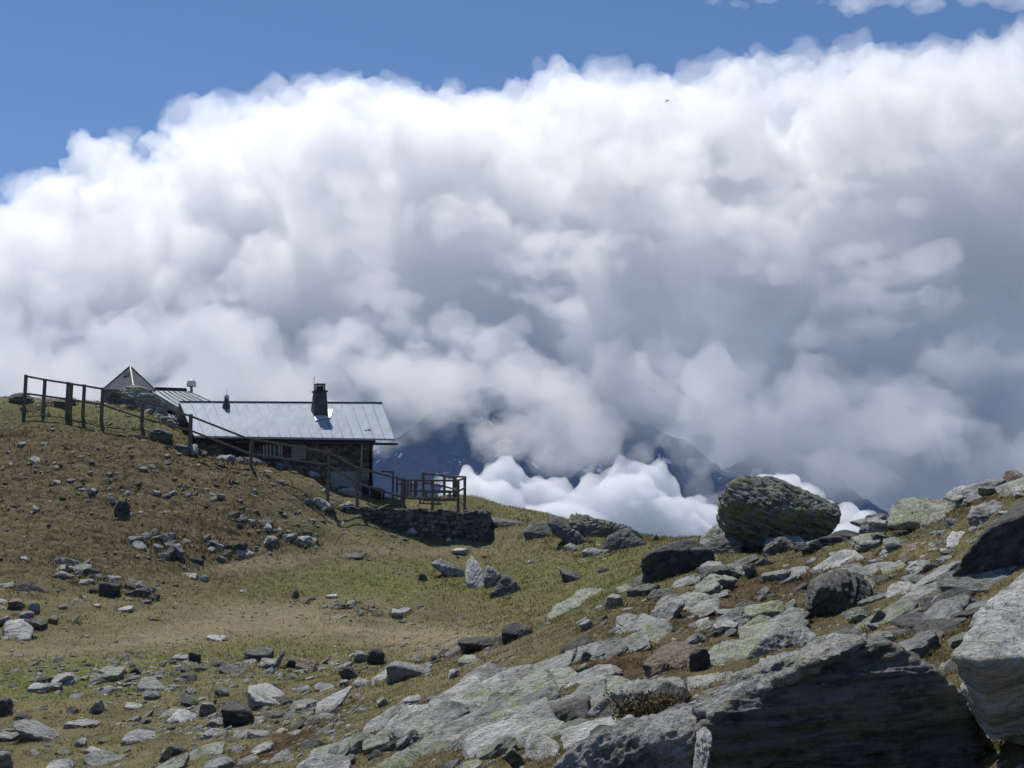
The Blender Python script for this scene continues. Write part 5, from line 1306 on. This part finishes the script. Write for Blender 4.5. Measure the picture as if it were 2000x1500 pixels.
for a, e in ((-1, -1), (1, -1), (1, 1), (-1, 1)):
    c = Vector((cb.x, cb.y, 0)) + fw * .3 + sd * a * W * .5 + fw * e * W * .5
    m.bar(Vector((c.x, c.y, zc)), Vector((c.x, c.y, zc + .3)), .06, .06)
m.hexa(ring(W * .62, W * .62, zc + .3) + ring(W * .62, W * .62, zc + .35)); m.hexa(ring(W * .4, W * .4, zc) + ring(W * .4, W * .4, zc + .24))
part(m, 'cowl', DARK_METAL, ch)
m = MB(); q = Vector((cb.x, cb.y, 0)) + fw * .3 - sd * W * .8; m.tube((q.x, q.y, cz + .3), (q.x, q.y, at(621, 733, cb.y).z), 0.018, n=6); part(m, 'lightning_rod', ZINC, ch)
m = MB(); fl = roof_at(640, 806); m.hexa([roof_at(616, 822) + up * .02, roof_at(646, 816) + up * .02, roof_at(650, 800) + up * .02, roof_at(612, 800) + up * .02] + [roof_at(616, 822) + up * .03, roof_at(646, 816) + up * .03, roof_at(650, 800) + up * .03, roof_at(612, 800) + up * .03])
part(m, 'flashing', simple('bright_flashing', (0.75, 0.76, 0.78), 0.35, metal=0.3), ch)
# small bell-shaped vent
vb = roof_at(442, 796); k = vb.y / FPX
m = MB(); m.lathe(vb - up * .15, [(8 * k, 0), (7.4 * k, 6 * k + .1), (4.4 * k, 17 * k + .1), (3.4 * k, 19 * k + .12)]); vt = part(m, 'vent', CHIM, hut, smooth=True)
m = MB(); m.lathe(vb + up * (19 * k - .03), [(5 * k, 0), (5 * k, 4.5 * k), (3.5 * k, 4.6 * k), (3.5 * k, 6.6 * k)]); m.tube(vb + up * (25 * k), vb + up * (38 * k), .012, n=5); part(m, 'vent_cap', simple('pale_metal', (0.4, 0.4, 0.41), .5, metal=.3), vt)

# --- annexe behind: blue-grey sheet roof, pyramid roof, radome
ann = empty('annexe', at(300, 800, 60))
tag(ann, 'hut annexe with a blue-grey seamed roof and a steep pyramid roof, behind the hilltop', 'hut')
def apart(mb, name, mat, parent, **k):
    o = mb.build(name, mat, None, **k); o.parent = parent
    o.matrix_parent_inverse = Matrix.Translation(-ann.location) if parent == ann else Matrix()
    return o
A, B_, C_, D_ = at(286, 762, 62.5), at(368, 765, 63.5), at(420, 788, 59.5), at(362, 818, 57.2)
m = MB(); t = Vector((0, 0, -.12)); m.hexa([D_ + t, C_ + t, B_ + t, A + t, D_, C_, B_, A]); ar = apart(m, 'roof', ROOF_BLUE, ann)
m = MB()
for k in range(9):
    u = k / 8; m.bar(A.lerp(B_, u) + up * .02, D_.lerp(C_, u) + up * .02, .03, .04)
apart(m, 'seam', simple('blue_seam', (0.09, 0.12, 0.14), .5), ar)
m = MB(); m.bar(at(277, 758, 62.2), at(358, 806, 57), .08, .3); apart(m, 'bargeboard', BOARD_WHITE, ann)
m = MB(); m.hexa([at(300, 764, 62.8), at(366, 766, 63.6), at(366, 766, 65), at(300, 764, 64.5), at(303, 756, 62.8), at(364, 758, 63.6), at(364, 758, 65), at(303, 756, 64.5)]); apart(m, 'parapet', DARK_METAL, ann)
m = MB(); w_ = [at(320, 806, 57.6), at(358, 836, 56.6), at(358, 862, 56.6), at(320, 862, 57.6)]
b_ = [v + Vector((.6, 3.0, 0)) for v in w_]
m.hexa(w_ + b_); apart(m, 'wall', WOOD_GREY, ann)
m = MB(); q = [at(300, 770, 63), at(415, 792, 60.5), at(415, 850, 60.5), at(300, 850, 63)]; m.hexa(q + [v + Vector((.5, 4, 0)) for v in q]); apart(m, 'rear_wall', simple('annexe_wall', (0.1, 0.09, 0.085), .9), ann)
ap = at(254, 716, 61.5)
base = [at(203, 759, 60.0), at(262, 764, 58.9), at(304, 762, 61.2), at(300, 760, 63.6), at(238, 757, 64.4)]
m = MB(); m.V = [tuple(v) for v in base] + [tuple(ap)]; m.F = [(0, 1, 5), (1, 2, 5), (2, 3, 5), (3, 4, 5), (4, 0, 5), (4, 3, 2, 1, 0)]
py_ = apart(m, 'pyramid_roof', ROOF_GREY, ann)
m = MB()
for v in base: m.bar(v, ap + up * .02, .07, .07)
apart(m, 'hip_ridge', DARK_METAL, py_)
m = MB(); l0 = base[0].lerp(base[1], .55).lerp(ap, .66); m.hexa([l0 + Vector((x, y, z)) for z in (-.12, .12) for x, y in ((-.16, -.1), (.16, -.14), (.16, .1), (-.16, .1))]); apart(m, 'roof_hatch', BOARD_WHITE, py_)
m = MB(); bw = [Vector((v.x, v.y, v.z - 1.6)) for v in base]; m.V = [tuple(v) for v in bw] + [tuple(v - up * .02) for v in base]; m.F = [(i, (i + 1) % 5, 5 + (i + 1) % 5, 5 + i) for i in range(5)]; apart(m, 'tower_wall', HUT_STONE if False else simple('tower_stone', (0.14, 0.13, 0.12), .9), ann)
rc = at(374, 752, 63.8); k = 63.8 / FPX
rad = empty('radome', at(374, 768, 63.8)); tag(rad, 'small white domed radome on a short grey mast behind the roofs', 'antenna')
m = MB(); m.lathe(rc, [(8.5 * k, -3 * k), (9.3 * k, -1.5 * k), (9.3 * k, 3 * k), (8.3 * k, 6.8 * k), (6 * k, 9.4 * k), (3 * k, 10.8 * k), (.4 * k, 11.2 * k)], 20); o = m.build('dome', WHITE_PAINT, None, smooth=True); o.parent = rad; o.matrix_parent_inverse = Matrix.Translation(-rad.location)
m = MB(); m.tube(at(374, 780, 63.8), at(374, 755, 63.8), 2.6 * k, n=10); o = m.build('mast', ZINC, None); o.parent = rad; o.matrix_parent_inverse = Matrix.Translation(-rad.location)

# --- terrace retaining wall and hut-side rubble wall
def gz(x, y): return float(ground_z(np.array([x]), np.array([y]))[0])
tw_top = [(612, 984, 50.6), (660, 989, 49.9), (750, 993, 49.5), (840, 997, 49.3), (915, 1000, 49.3), (938, 1001, 49.9), (945, 1000, 51.5), (935, 996, 54)]
tp = [at(*p) for p in tw_top]
pp = [(p.x, p.y) for p in tp]
o = stone_wall('dry_stone_wall', pp, [min(p.z - 0.35, gz(p.x, p.y - 0.5) - 0.35) for p in tp], [p.z for p in tp], 0.6, stone_material('wall_stone', (0.055, 0.054, 0.05), (0.17, 0.165, 0.15)), None, 0.42, 0.2, 3, 0.04, 0.09)
tag(o, 'curved dark dry stone wall holding up the hut terrace', 'stone wall')

# --- fences
def fence(name, label, posts, rails, mat=WOOD, pw=0.13, rw=0.09, group=None):
    """posts: (px, top py, foot py, D[, width]); rails: lists of (px, py, D)"""
    p0 = at(posts[0][0], posts[0][2], posts[0][3])
    root = empty(name, p0); tag(root, label, 'fence', group)
    def ch(m, n):
        o = m.build(n, mat, None, bevel=0.012); o.parent = root; o.matrix_parent_inverse = Matrix.Translation(-root.location)
    for p in posts:
        px, y0, y1, D = p[:4]; w = p[4] if len(p) > 4 else pw
        a, b2 = at(px, y1 + 6, D), at(px, y0, D); m = MB(); m.bar(Vector((b2.x, b2.y, min(a.z, gz(a.x, a.y) - .1))), b2, w, w); ch(m, 'post')
    for r in rails:
        for (a, b2) in zip(r[:-1], r[1:]):
            m = MB(); m.bar(at(*a) + Vector((0, -.09, 0)), at(*b2) + Vector((0, -.09, 0)), .05, rw); ch(m, 'rail')
    return root
DF = lambda px: 51.2 - 1.0 * min(1, max(0, (px - 200) / 300))
fence('fence', 'long weathered rail fence running down the hill from the hilltop to the terrace',
    [(51, 732, 786, DF(51)), (88, 740, 786, DF(88)), (133, 746, 797, DF(133), .12), (140, 748, 797, DF(140)), (165, 751, 797, DF(165)), (201, 757, 801, DF(201)), (279, 787, 826, DF(279)), (373, 809, 871, DF(373), .15),
     (492, 858, 902, 50.0), (642, 882, 935, 49.9), (699, 912, 972, 50.1, .15), (786, 933, 983, 50.6)],
    [[(51, 735, DF(51)), (88, 742, DF(88)), (133, 749, DF(133)), (165, 754, DF(165)), (201, 760, DF(201)), (279, 784, DF(279)), (373, 813, DF(373)), (480, 855, 50)], [(490, 857, 50.0), (642, 884, 49.9), (699, 914, 50.1), (786, 937, 50.6)],
     [(51, 769, DF(51)), (133, 780, DF(133)), (201, 791, DF(201)), (279, 817, DF(279)), (373, 841, DF(373)), (490, 887, 50.0), (640, 908, 49.9), (699, 944, 50.1), (786, 971, 50.6)]])
fence('fence', 'rail fence enclosing the front of the terrace above the dry stone wall',
    [(789, 935, 983, 50.7), (845, 938, 989, 50.6), (895, 936, 990, 50.7), (908, 931, 986, 52.2)],
    [[(789, 938, 50.7), (845, 939, 50.6), (895, 939, 50.7), (910, 933, 52.2)], [(789, 958, 50.7), (845, 959, 50.6), (895, 960, 50.7), (910, 952, 52.2)], [(789, 973, 50.7), (845, 975, 50.6), (895, 976, 50.7)]])
fence('fence', 'rail fence along the far side of the terrace',
    [(827, 922, 962, 56.5), (868, 927, 964, 56.5), (888, 930, 966, 55.5, .2)], [[(827, 925, 56.5), (868, 930, 56.5), (910, 932, 52.3)], [(827, 943, 56.5), (868, 950, 56.5), (892, 957, 54)]])
fence('fence', 'row of bare pickets behind the hut corner',
    [(768, 921, 962, 58.5), (776, 929, 962, 58.5), (792, 935, 962, 59), (797, 936, 962, 59), (803, 935, 962, 59), (810, 936, 962, 59), (814, 936, 962, 59)], [[(745, 921, 58.5), (768, 922, 58.5)], [(776, 946, 58.5), (814, 946, 59)]], WOOD, .1)
# --- things on the terrace
def table(label, px, py, w, D):
    root = empty('table', at(px, py + 14, D)); tag(root, label, 'table'); k = D / FPX
    c = at(px, py, D)
    def ch(m, n): o = m.build(n, WOOD_GREY, None); o.parent = root; o.matrix_parent_inverse = Matrix.Translation(-root.location)
    m = MB(); m.bar(c - Vector((w * k / 2, 0, 0)), c + Vector((w * k / 2, 0, 0)), .8, .07); ch(m, 'table_top')
    zb = gz(c.x, c.y) - .03
    for sx in (-.38, .38):
        for sy in (-.28, .28): m = MB(); m.bar((c.x + sx * w * k, c.y + sy, zb), (c.x + sx * w * k, c.y + sy, c.z - .03), .09, .09); ch(m, 'leg')
def bench(label, px, py, w, D):
    root = empty('bench', at(px, py + 8, D)); tag(root, label, 'bench'); k = D / FPX; c = at(px, py, D)
    def ch(m, n): o = m.build(n, WOOD_GREY, None); o.parent = root; o.matrix_parent_inverse = Matrix.Translation(-root.location)
    m = MB(); m.bar(c - Vector((w * k / 2, 0, 0)), c + Vector((w * k / 2, 0, 0)), .35, .06); ch(m, 'seat')
    zb = gz(c.x, c.y) - .03
    for sx in (-.4, .4): m = MB(); m.bar((c.x + sx * w * k, c.y, zb), (c.x + sx * w * k, c.y, c.z - .03), .08, .28); ch(m, 'leg')
table('grey plank table standing inside the terrace fence', 855, 961, 62, 54.5)
bench('low plank bench in front of the grey terrace table', 838, 972, 44, 53.2)
barrel = empty('barrel', at(730, 978, 53.4)); tag(barrel, 'dark barrel lying on its side at the foot of the hut wall', 'barrel')
bc = at(730, 966, 53.2)
m = MB(); n = 14
prof = [(-.42, .27), (-.25, .32), (0, .345), (.25, .32), (.42, .27)]
V, F = [], []
for xx, r in prof: V += [bc + sd * xx + Vector((0, 0, 0)) + (fw * math.cos(t) + up * math.sin(t)) * r for t in np.linspace(0, 2 * math.pi, n, endpoint=False)]
for k in range(4): F += [(k * n + i, k * n + (i + 1) % n, (k + 1) * n + (i + 1) % n, (k + 1) * n + i) for i in range(n)]
F += [tuple(range(n)), tuple(range(4 * n, 5 * n))]
m.add(V, F); o = m.build('body', simple('barrel_wood', (0.035, 0.03, 0.027), .8), None); o.parent = barrel; o.matrix_parent_inverse = Matrix.Translation(-barrel.location)
for xx in (-.28, 0.28):
    m = MB(); V, F = [], []
    for dx, r in ((-.03, .322), (.03, .325)): V += [bc + sd * (xx + dx) + (fw * math.cos(t) + up * math.sin(t)) * (r + .006) for t in np.linspace(0, 2 * math.pi, 20, endpoint=False)]
    F = [(i, (i + 1) % 20, 20 + (i + 1) % 20, 20 + i) for i in range(20)]
    m.add(V, F); o = m.build('hoop', ZINC, None); o.parent = barrel; o.matrix_parent_inverse = Matrix.Translation(-barrel.location)

# ------------------------------------------------------------------ mountains across the valley
def mountains():
    nx, ny = 520, 300
    X, Y = np.meshgrid(np.linspace(-3200, 5200, nx), np.linspace(4300, 9500, ny), indexing='ij')
    x, y = X.ravel(), Y.ravel()
    P = np.stack([x, y, 0 * x], 1)
    wx = fbm(P / 900, 3) * 260; wy = fbm(P / 900 + 31, 3) * 260
    h = np.full(x.shape, -620.0)
    # ridge lines: (photo px, row, distance) and the fall of their flanks
    for line, s in [([(640, 960, 5000), (760, 880, 5100), (850, 800, 5250), (935, 735, 5400), (1010, 800, 5300), (1100, 900, 5150)], 0.95),
                    ([(935, 735, 5400), (1080, 760, 6000), (1205, 812, 5500), (1290, 835, 5450), (1345, 900, 5300), (1400, 960, 5200)], 0.9),
                    ([(850, 800, 5250), (900, 900, 4950), (960, 1010, 4700)], 0.8), ([(1205, 812, 5500), (1240, 900, 5200), (1290, 990, 4900)], 0.85),
                    ([(1480, 880, 6000), (1600, 930, 5600), (1660, 975, 5300), (1705, 1012, 5100)], 0.8),
                    ([(1700, 1010, 8200), (1745, 960, 8200), (1775, 925, 8300), (1850, 890, 8500), (1925, 845, 8600), (2100, 780, 8800), (2400, 800, 8800)], 0.75)]:
        pts = [at(*p) for p in line]
        for a, b in zip(pts[:-1], pts[1:]):
            ax, ay = b.x - a.x, b.y - a.y
            t = np.clip(((x + wx * .4 - a.x) * ax + (y + wy * .4 - a.y) * ay) / (ax * ax + ay * ay), 0, 1)
            d = np.hypot(x + wx * .4 - a.x - t * ax, y + wy * .4 - a.y - t * ay)
            h = np.maximum(h, a.z + t * (b.z - a.z) - s * d)
    rid = fbm(P / 420 + 3, 6, 0.55, 'ridge')
    h = h + rid * 70 * sstep(-620, -300, h) + fbm(P / 60, 3, .6, 'ridge') * 14
    V = np.stack([x, y, h], 1)
    i, j = np.meshgrid(np.arange(nx - 1), np.arange(ny - 1), indexing='ij'); a = (i * ny + j).ravel()
    me = mesh_np('mountains', V, np.stack([a, a + ny, a + ny + 1, a + 1], 1))
    M = Mat('mountain_rock')
    pos = M.n('ShaderNodeNewGeometry').outputs['Position']
    n1 = M.noise(pos, 0.006, 7, 0.65); n2 = M.noise(M.scaled(pos, (1, 1, 0.35)), 0.03, 6, 0.65)
    c = M.mix(M.step(n1, .4, .6), (0.012, 0.015, 0.015), (0.04, 0.04, 0.043))
    c = M.mix(M.step(n2, .5, .7), c, (0.085, 0.085, 0.09))
    z = M.n('ShaderNodeSeparateXYZ', {0: pos}).outputs[2]
    snow = M.math('MULTIPLY', M.step(M.noise(M.scaled(pos, (1, 1, 0.25)), 0.011, 6, 0.6, 0.5), .615, .628), M.step(z, 150, 280))
    c = M.mix(snow, c, (0.75, 0.78, 0.82))
    o = link('mountains', me, M.fin(c, .95, spec=.05), smooth=True)
    tag(o, kind='structure')
mountains()

# ------------------------------------------------------------------ clouds: displaced closed skins filled with a scattering medium of even density
def vapour(name, dens, g, col=(1, 1, 1)):
    m = bpy.data.materials.new(name); m.use_nodes = True; t = m.node_tree; t.nodes.clear()
    o = t.nodes.new('ShaderNodeOutputMaterial'); p = t.nodes.new('ShaderNodeVolumePrincipled')
    p.inputs['Color'].default_value = (*col, 1); p.inputs['Density'].default_value = dens; p.inputs['Anisotropy'].default_value = g
    t.links.new(p.outputs[0], o.inputs['Volume'])
    return m

def cloud(name, blobs, mat, vox, waves, label=None, kind=None, smooth=5, squash=1.0, group=None):
    """blobs: (px, row, distance, radius in px[, flatten])"""
    bm = bmesh.new()
    for bl in blobs:
        px, py, D, r = bl[:4]; fl = bl[4] if len(bl) > 4 else 1.0
        c = at(px, py, D); R = r * D / FPX
        bmesh.ops.create_icosphere(bm, subdivisions=3, radius=R, matrix=Matrix.Translation(c) @ Matrix.Diagonal((1 / math.sqrt(fl), 1, fl, 1)))
    me = bpy.data.meshes.new(name); bm.to_mesh(me); bm.free()
    o = link(name, me)
    md = o.modifiers.new('r', 'REMESH'); md.mode = 'VOXEL'; md.voxel_size = vox
    md = o.modifiers.new('s', 'SMOOTH'); md.iterations = smooth; md.factor = 0.5
    dg = bpy.context.evaluated_depsgraph_get()
    me2 = bpy.data.meshes.new_from_object(o.evaluated_get(dg))
    o.modifiers.clear(); o.data = me2; bpy.data.meshes.remove(me)
    me2.name = name
    for w, (L, amp, octv, mode) in enumerate(waves):
        co, no = verts_of(me2), normals_of(me2)
        set_verts(me2, co + no * (fbm(co / L, octv, 0.5, mode) * amp)[:, None])
        if w == len(waves) - 2:                            # a clean closed skin again before the last, fine wave
            md = o.modifiers.new('r', 'REMESH'); md.mode = 'VOXEL'; md.voxel_size = vox * 0.85
            md = o.modifiers.new('s', 'SMOOTH'); md.iterations = 2; md.factor = 0.5
            dg = bpy.context.evaluated_depsgraph_get()
            me3 = bpy.data.meshes.new_from_object(o.evaluated_get(dg))
            o.modifiers.clear(); o.data = me3; bpy.data.meshes.remove(me2); me2 = me3; me2.name = name
    me2.materials.clear(); me2.materials.append(mat)
    tag(o, label, 'cloud' if not kind else None, group, kind)
    return o

R_ = np.random.default_rng(5)
OUT = np.array([(-500, 520), (-300, 470), (0, 425), (60, 385), (100, 350), (165, 262), (250, 242), (320, 236), (380, 232), (400, 202), (470, 188), (560, 168), (640, 134), (700, 142), (780, 178), (850, 170), (900, 156), (1000, 160), (1100, 120), (1180, 132), (1230, 128), (1300, 124), (1400, 118), (1500, 105), (1600, 90), (1700, 80), (1800, 72), (1900, 70), (1950, 56), (2000, 44), (2150, 20), (2500, -40)], float)
top = lambda x: np.interp(x, OUT[:, 0], OUT[:, 1])
bank = []
x = -450.0
while x < 2450:                                            # the puffed upper edge
    r = R_.uniform(30, 70); bank.append((x, top(x) + r * 1.25, 5400 + R_.uniform(-250, 450), r)); x += r * 0.75
for _ in range(190):                                       # the body
    px = R_.uniform(-480, 2450); py = R_.uniform(top(px) + 90, 800); r = R_.uniform(60, 150)
    if py - r * 1.1 > top(px): bank.append((px, py, 5600 + R_.uniform(-550, 500) - (py - top(px)) * 0.5, r))
for px in range(-450, 2500, 150):                          # its thick core
    for py in range(int(top(px)) + 200, 980, 110): bank.append((px, py, 6500 + 300 * math.sin(px + py), 150))
BANK = vapour('bank_vapour', 0.0044, 0.58, (.971, .974, .979))
cloud('cloud_bank', bank, BANK, 21, ((420, 120, 2, 'billow'), (200, 140, 3, 'fbm'), (85, 75, 3, 'billow'), (38, 24, 3, 'fbm')), 'vast grey and white cloud bank filling the sky behind the hut')
wisp = []
for b in bank:
    if b[1] - b[3] < top(b[0]) + 60 and R_.uniform() < 0.8:
        for _ in range(2): wisp.append((b[0] + R_.normal(0, 40), b[1] - b[3] * R_.uniform(0.3, 0.95), b[2] - 150, b[3] * R_.uniform(0.3, 0.75), R_.uniform(.35, .8)))
cloud('mist', wisp, vapour('wisp_vapour', 0.0019, 0.6), 20, ((340, 190, 3, 'fbm'), (120, 120, 3, 'fbm'), (45, 42, 3, 'fbm'), (20, 10, 2, 'fbm')), 'thin ragged veil along the top edge of the cloud bank', 'stuff')
scud = []
g_ = np.random.default_rng(77)
while len(scud) < 330:                                     # torn scraps drifting in front of the bank
    px, py = g_.uniform(-200, 2200), g_.uniform(150, 900)
    if py < top(px) + 45: continue
    n_ = math.sin(px * .006 + 1) * math.cos(py * .009 + px * .003) + g_.normal(0, .5)
    if n_ < 0: continue
    for k in range(g_.integers(2, 5)): scud.append((px + g_.normal(0, 40), py + g_.normal(0, 18), g_.uniform(3200, 4300) if px < 1250 else g_.uniform(4200, 4850), g_.uniform(14, 46), g_.uniform(.25, .6)))
cloud('mist', scud, vapour('scud_vapour', 0.0028, 0.5, (.99, .99, .992)), 11, ((200, 80, 3, 'fbm'), (90, 78, 3, 'fbm'), (40, 40, 3, 'fbm'), (15, 9, 2, 'fbm')), 'torn scraps of thin cloud drifting before the great bank', 'stuff')
cloud('cloud', [(1400 + 60 * k + 20 * math.sin(k * 5.), 4 - 1.0 * k + 8 * math.sin(k * 2.1), 5200, 22 + 1.5 * k, 0.6) for k in range(13)], vapour('high_vapour', 0.003, 0.6), 26, ((260, 90, 3, 'fbm'), (80, 40, 3, 'billow')), 'white cloud cut by the top edge at the right')
# bright valley cumulus before the mountains
CUM = vapour('cumulus_vapour', 0.035, 0.35, (.985, .988, .99))
def cumulus(label, pts):
    cloud('cloud', pts, CUM, 8, ((170, 55, 2, 'billow'), (60, 28, 3, 'billow'), (24, 9, 3, 'billow'), (9, 2.5, 2, 'billow')), label)
cumulus('bright white cumulus rising from the valley right of the terrace',
    [(930, 948, 3000, 46), (985, 932, 3050, 46), (900, 1000, 2950, 50), (960, 1000, 2900, 75), (1040, 980, 3050, 50), (1075, 1010, 3000, 70), (1110, 1010, 3050, 60), (1165, 965, 3100, 52), (1150, 1040, 2900, 90), (1210, 925, 3100, 46), (1255, 950, 3100, 55), (1235, 1020, 2950, 90), (1300, 992, 3100, 55), (1345, 1018, 3100, 45), (1330, 1060, 2950, 90), (1380, 1045, 3050, 50), (1050, 1060, 2850, 90), (1420, 1090, 3000, 70), (950, 1080, 2850, 90)])
cumulus('bright white cumulus behind the large skyline boulder', [(1535, 962, 3000, 32), (1570, 975, 3050, 38), (1600, 1000, 3000, 42), (1640, 1012, 3050, 36), (1680, 1030, 3000, 32), (1560, 1030, 2900, 60), (1640, 1060, 2900, 50), (1500, 1010, 2950, 60), (1710, 1060, 3000, 40)])
cumulus('small white puff of cloud above the far fence of the terrace', [(852, 928, 3100, 12), (868, 938, 3100, 16), (845, 945, 3100, 14), (890, 955, 3080, 20)])
# grey murk hanging on the mountains
murk = []
for (x0, x1, y0, y1, n, r0, r1) in [(700, 900, 690, 800, 12, 40, 80), (780, 960, 740, 840, 9, 24, 44), (860, 1120, 700, 800, 16, 30, 60), (960, 1200, 720, 900, 18, 30, 70), (1200, 1420, 700, 800, 12, 40, 80), (1320, 1460, 790, 1020, 12, 40, 70), (1440, 1700, 750, 930, 16, 50, 90), (1680, 1900, 760, 900, 14, 40, 80), (1880, 2300, 700, 900, 14, 60, 100), (1180, 1300, 850, 900, 4, 18, 30), (1000, 1180, 850, 930, 6, 25, 45)]:
    for _ in range(n): murk.append((R_.uniform(x0, x1), R_.uniform(y0, y1), R_.uniform(3700, 4700), R_.uniform(r0, r1), R_.uniform(.35, .8)))
for line in [[(840, 775), (880, 800), (920, 835), (950, 850)], [(960, 855), (1010, 850), (1060, 870), (1110, 880), (1150, 870)], [(1240, 890), (1270, 905), (1290, 930)], [(1330, 820), (1350, 880), (1370, 960), (1400, 1000)], [(740, 790), (790, 800), (830, 815)], [(1690, 940), (1760, 930), (1830, 915), (1880, 890)]]:
    for a, b in zip(line[:-1], line[1:]):
        for t in (0, .5): murk.append((a[0] + (b[0] - a[0]) * t, a[1] + (b[1] - a[1]) * t, 3600 + R_.uniform(0, 300), R_.uniform(14, 28), R_.uniform(.4, .8)))
cloud('mist', murk, vapour('murk_vapour', 0.0032, 0.5), 17, ((330, 150, 3, 'fbm'), (130, 120, 3, 'fbm'), (55, 50, 3, 'fbm'), (22, 12, 2, 'fbm')), 'grey mist drifting across the mountain flanks', 'stuff')
low = [(x, 690 + 60 * math.sin(x * .013) + R_.uniform(-30, 60), 3500 + R_.uniform(-150, 150), R_.uniform(40, 90)) for x in range(-250, 610, 60)] + [(x, 800 + R_.uniform(-30, 60), 3600, 90) for x in range(-250, 590, 80)]
for cx, cyy in ((430, 600), (300, 670), (340, 700), (690, 660), (640, 680), (850, 655), (120, 560), (100, 640), (200, 640), (470, 640), (400, 690)):
    for _ in range(4): low.append((cx + R_.normal(0, 28), cyy + R_.normal(0, 22), 3350 + R_.uniform(-150, 150), R_.uniform(16, 40)))
cloud('cloud', low, vapour('low_vapour', 0.0042, 0.5, (.985, .988, .99)), 13, ((250, 80, 2, 'fbm'), (100, 85, 3, 'fbm'), (42, 40, 3, 'fbm'), (15, 8, 2, 'fbm')), 'pale billowing cloud low behind the hut roofs and the hilltop')

# ------------------------------------------------------------------ the blue air between here and the mountains
def haze():
    m = MBox((-2600, -300, -660), (2600, 2560, 470))
    o = link('haze', m, vapour('haze_air', 9e-5, 0.0, (0.30, 0.52, 1.0)))
    tag(o, kind='stuff')
def MBox(lo, hi):
    me = bpy.data.meshes.new('haze')
    V = [(x, y, z) for z in (lo[2], hi[2]) for x, y in ((lo[0], lo[1]), (hi[0], lo[1]), (hi[0], hi[1]), (lo[0], hi[1]))]
    me.from_pydata(V, [], [(0, 3, 2, 1), (4, 5, 6, 7), (0, 1, 5, 4), (1, 2, 6, 5), (2, 3, 7, 6), (3, 0, 4, 7)]); me.update()
    return me
haze()
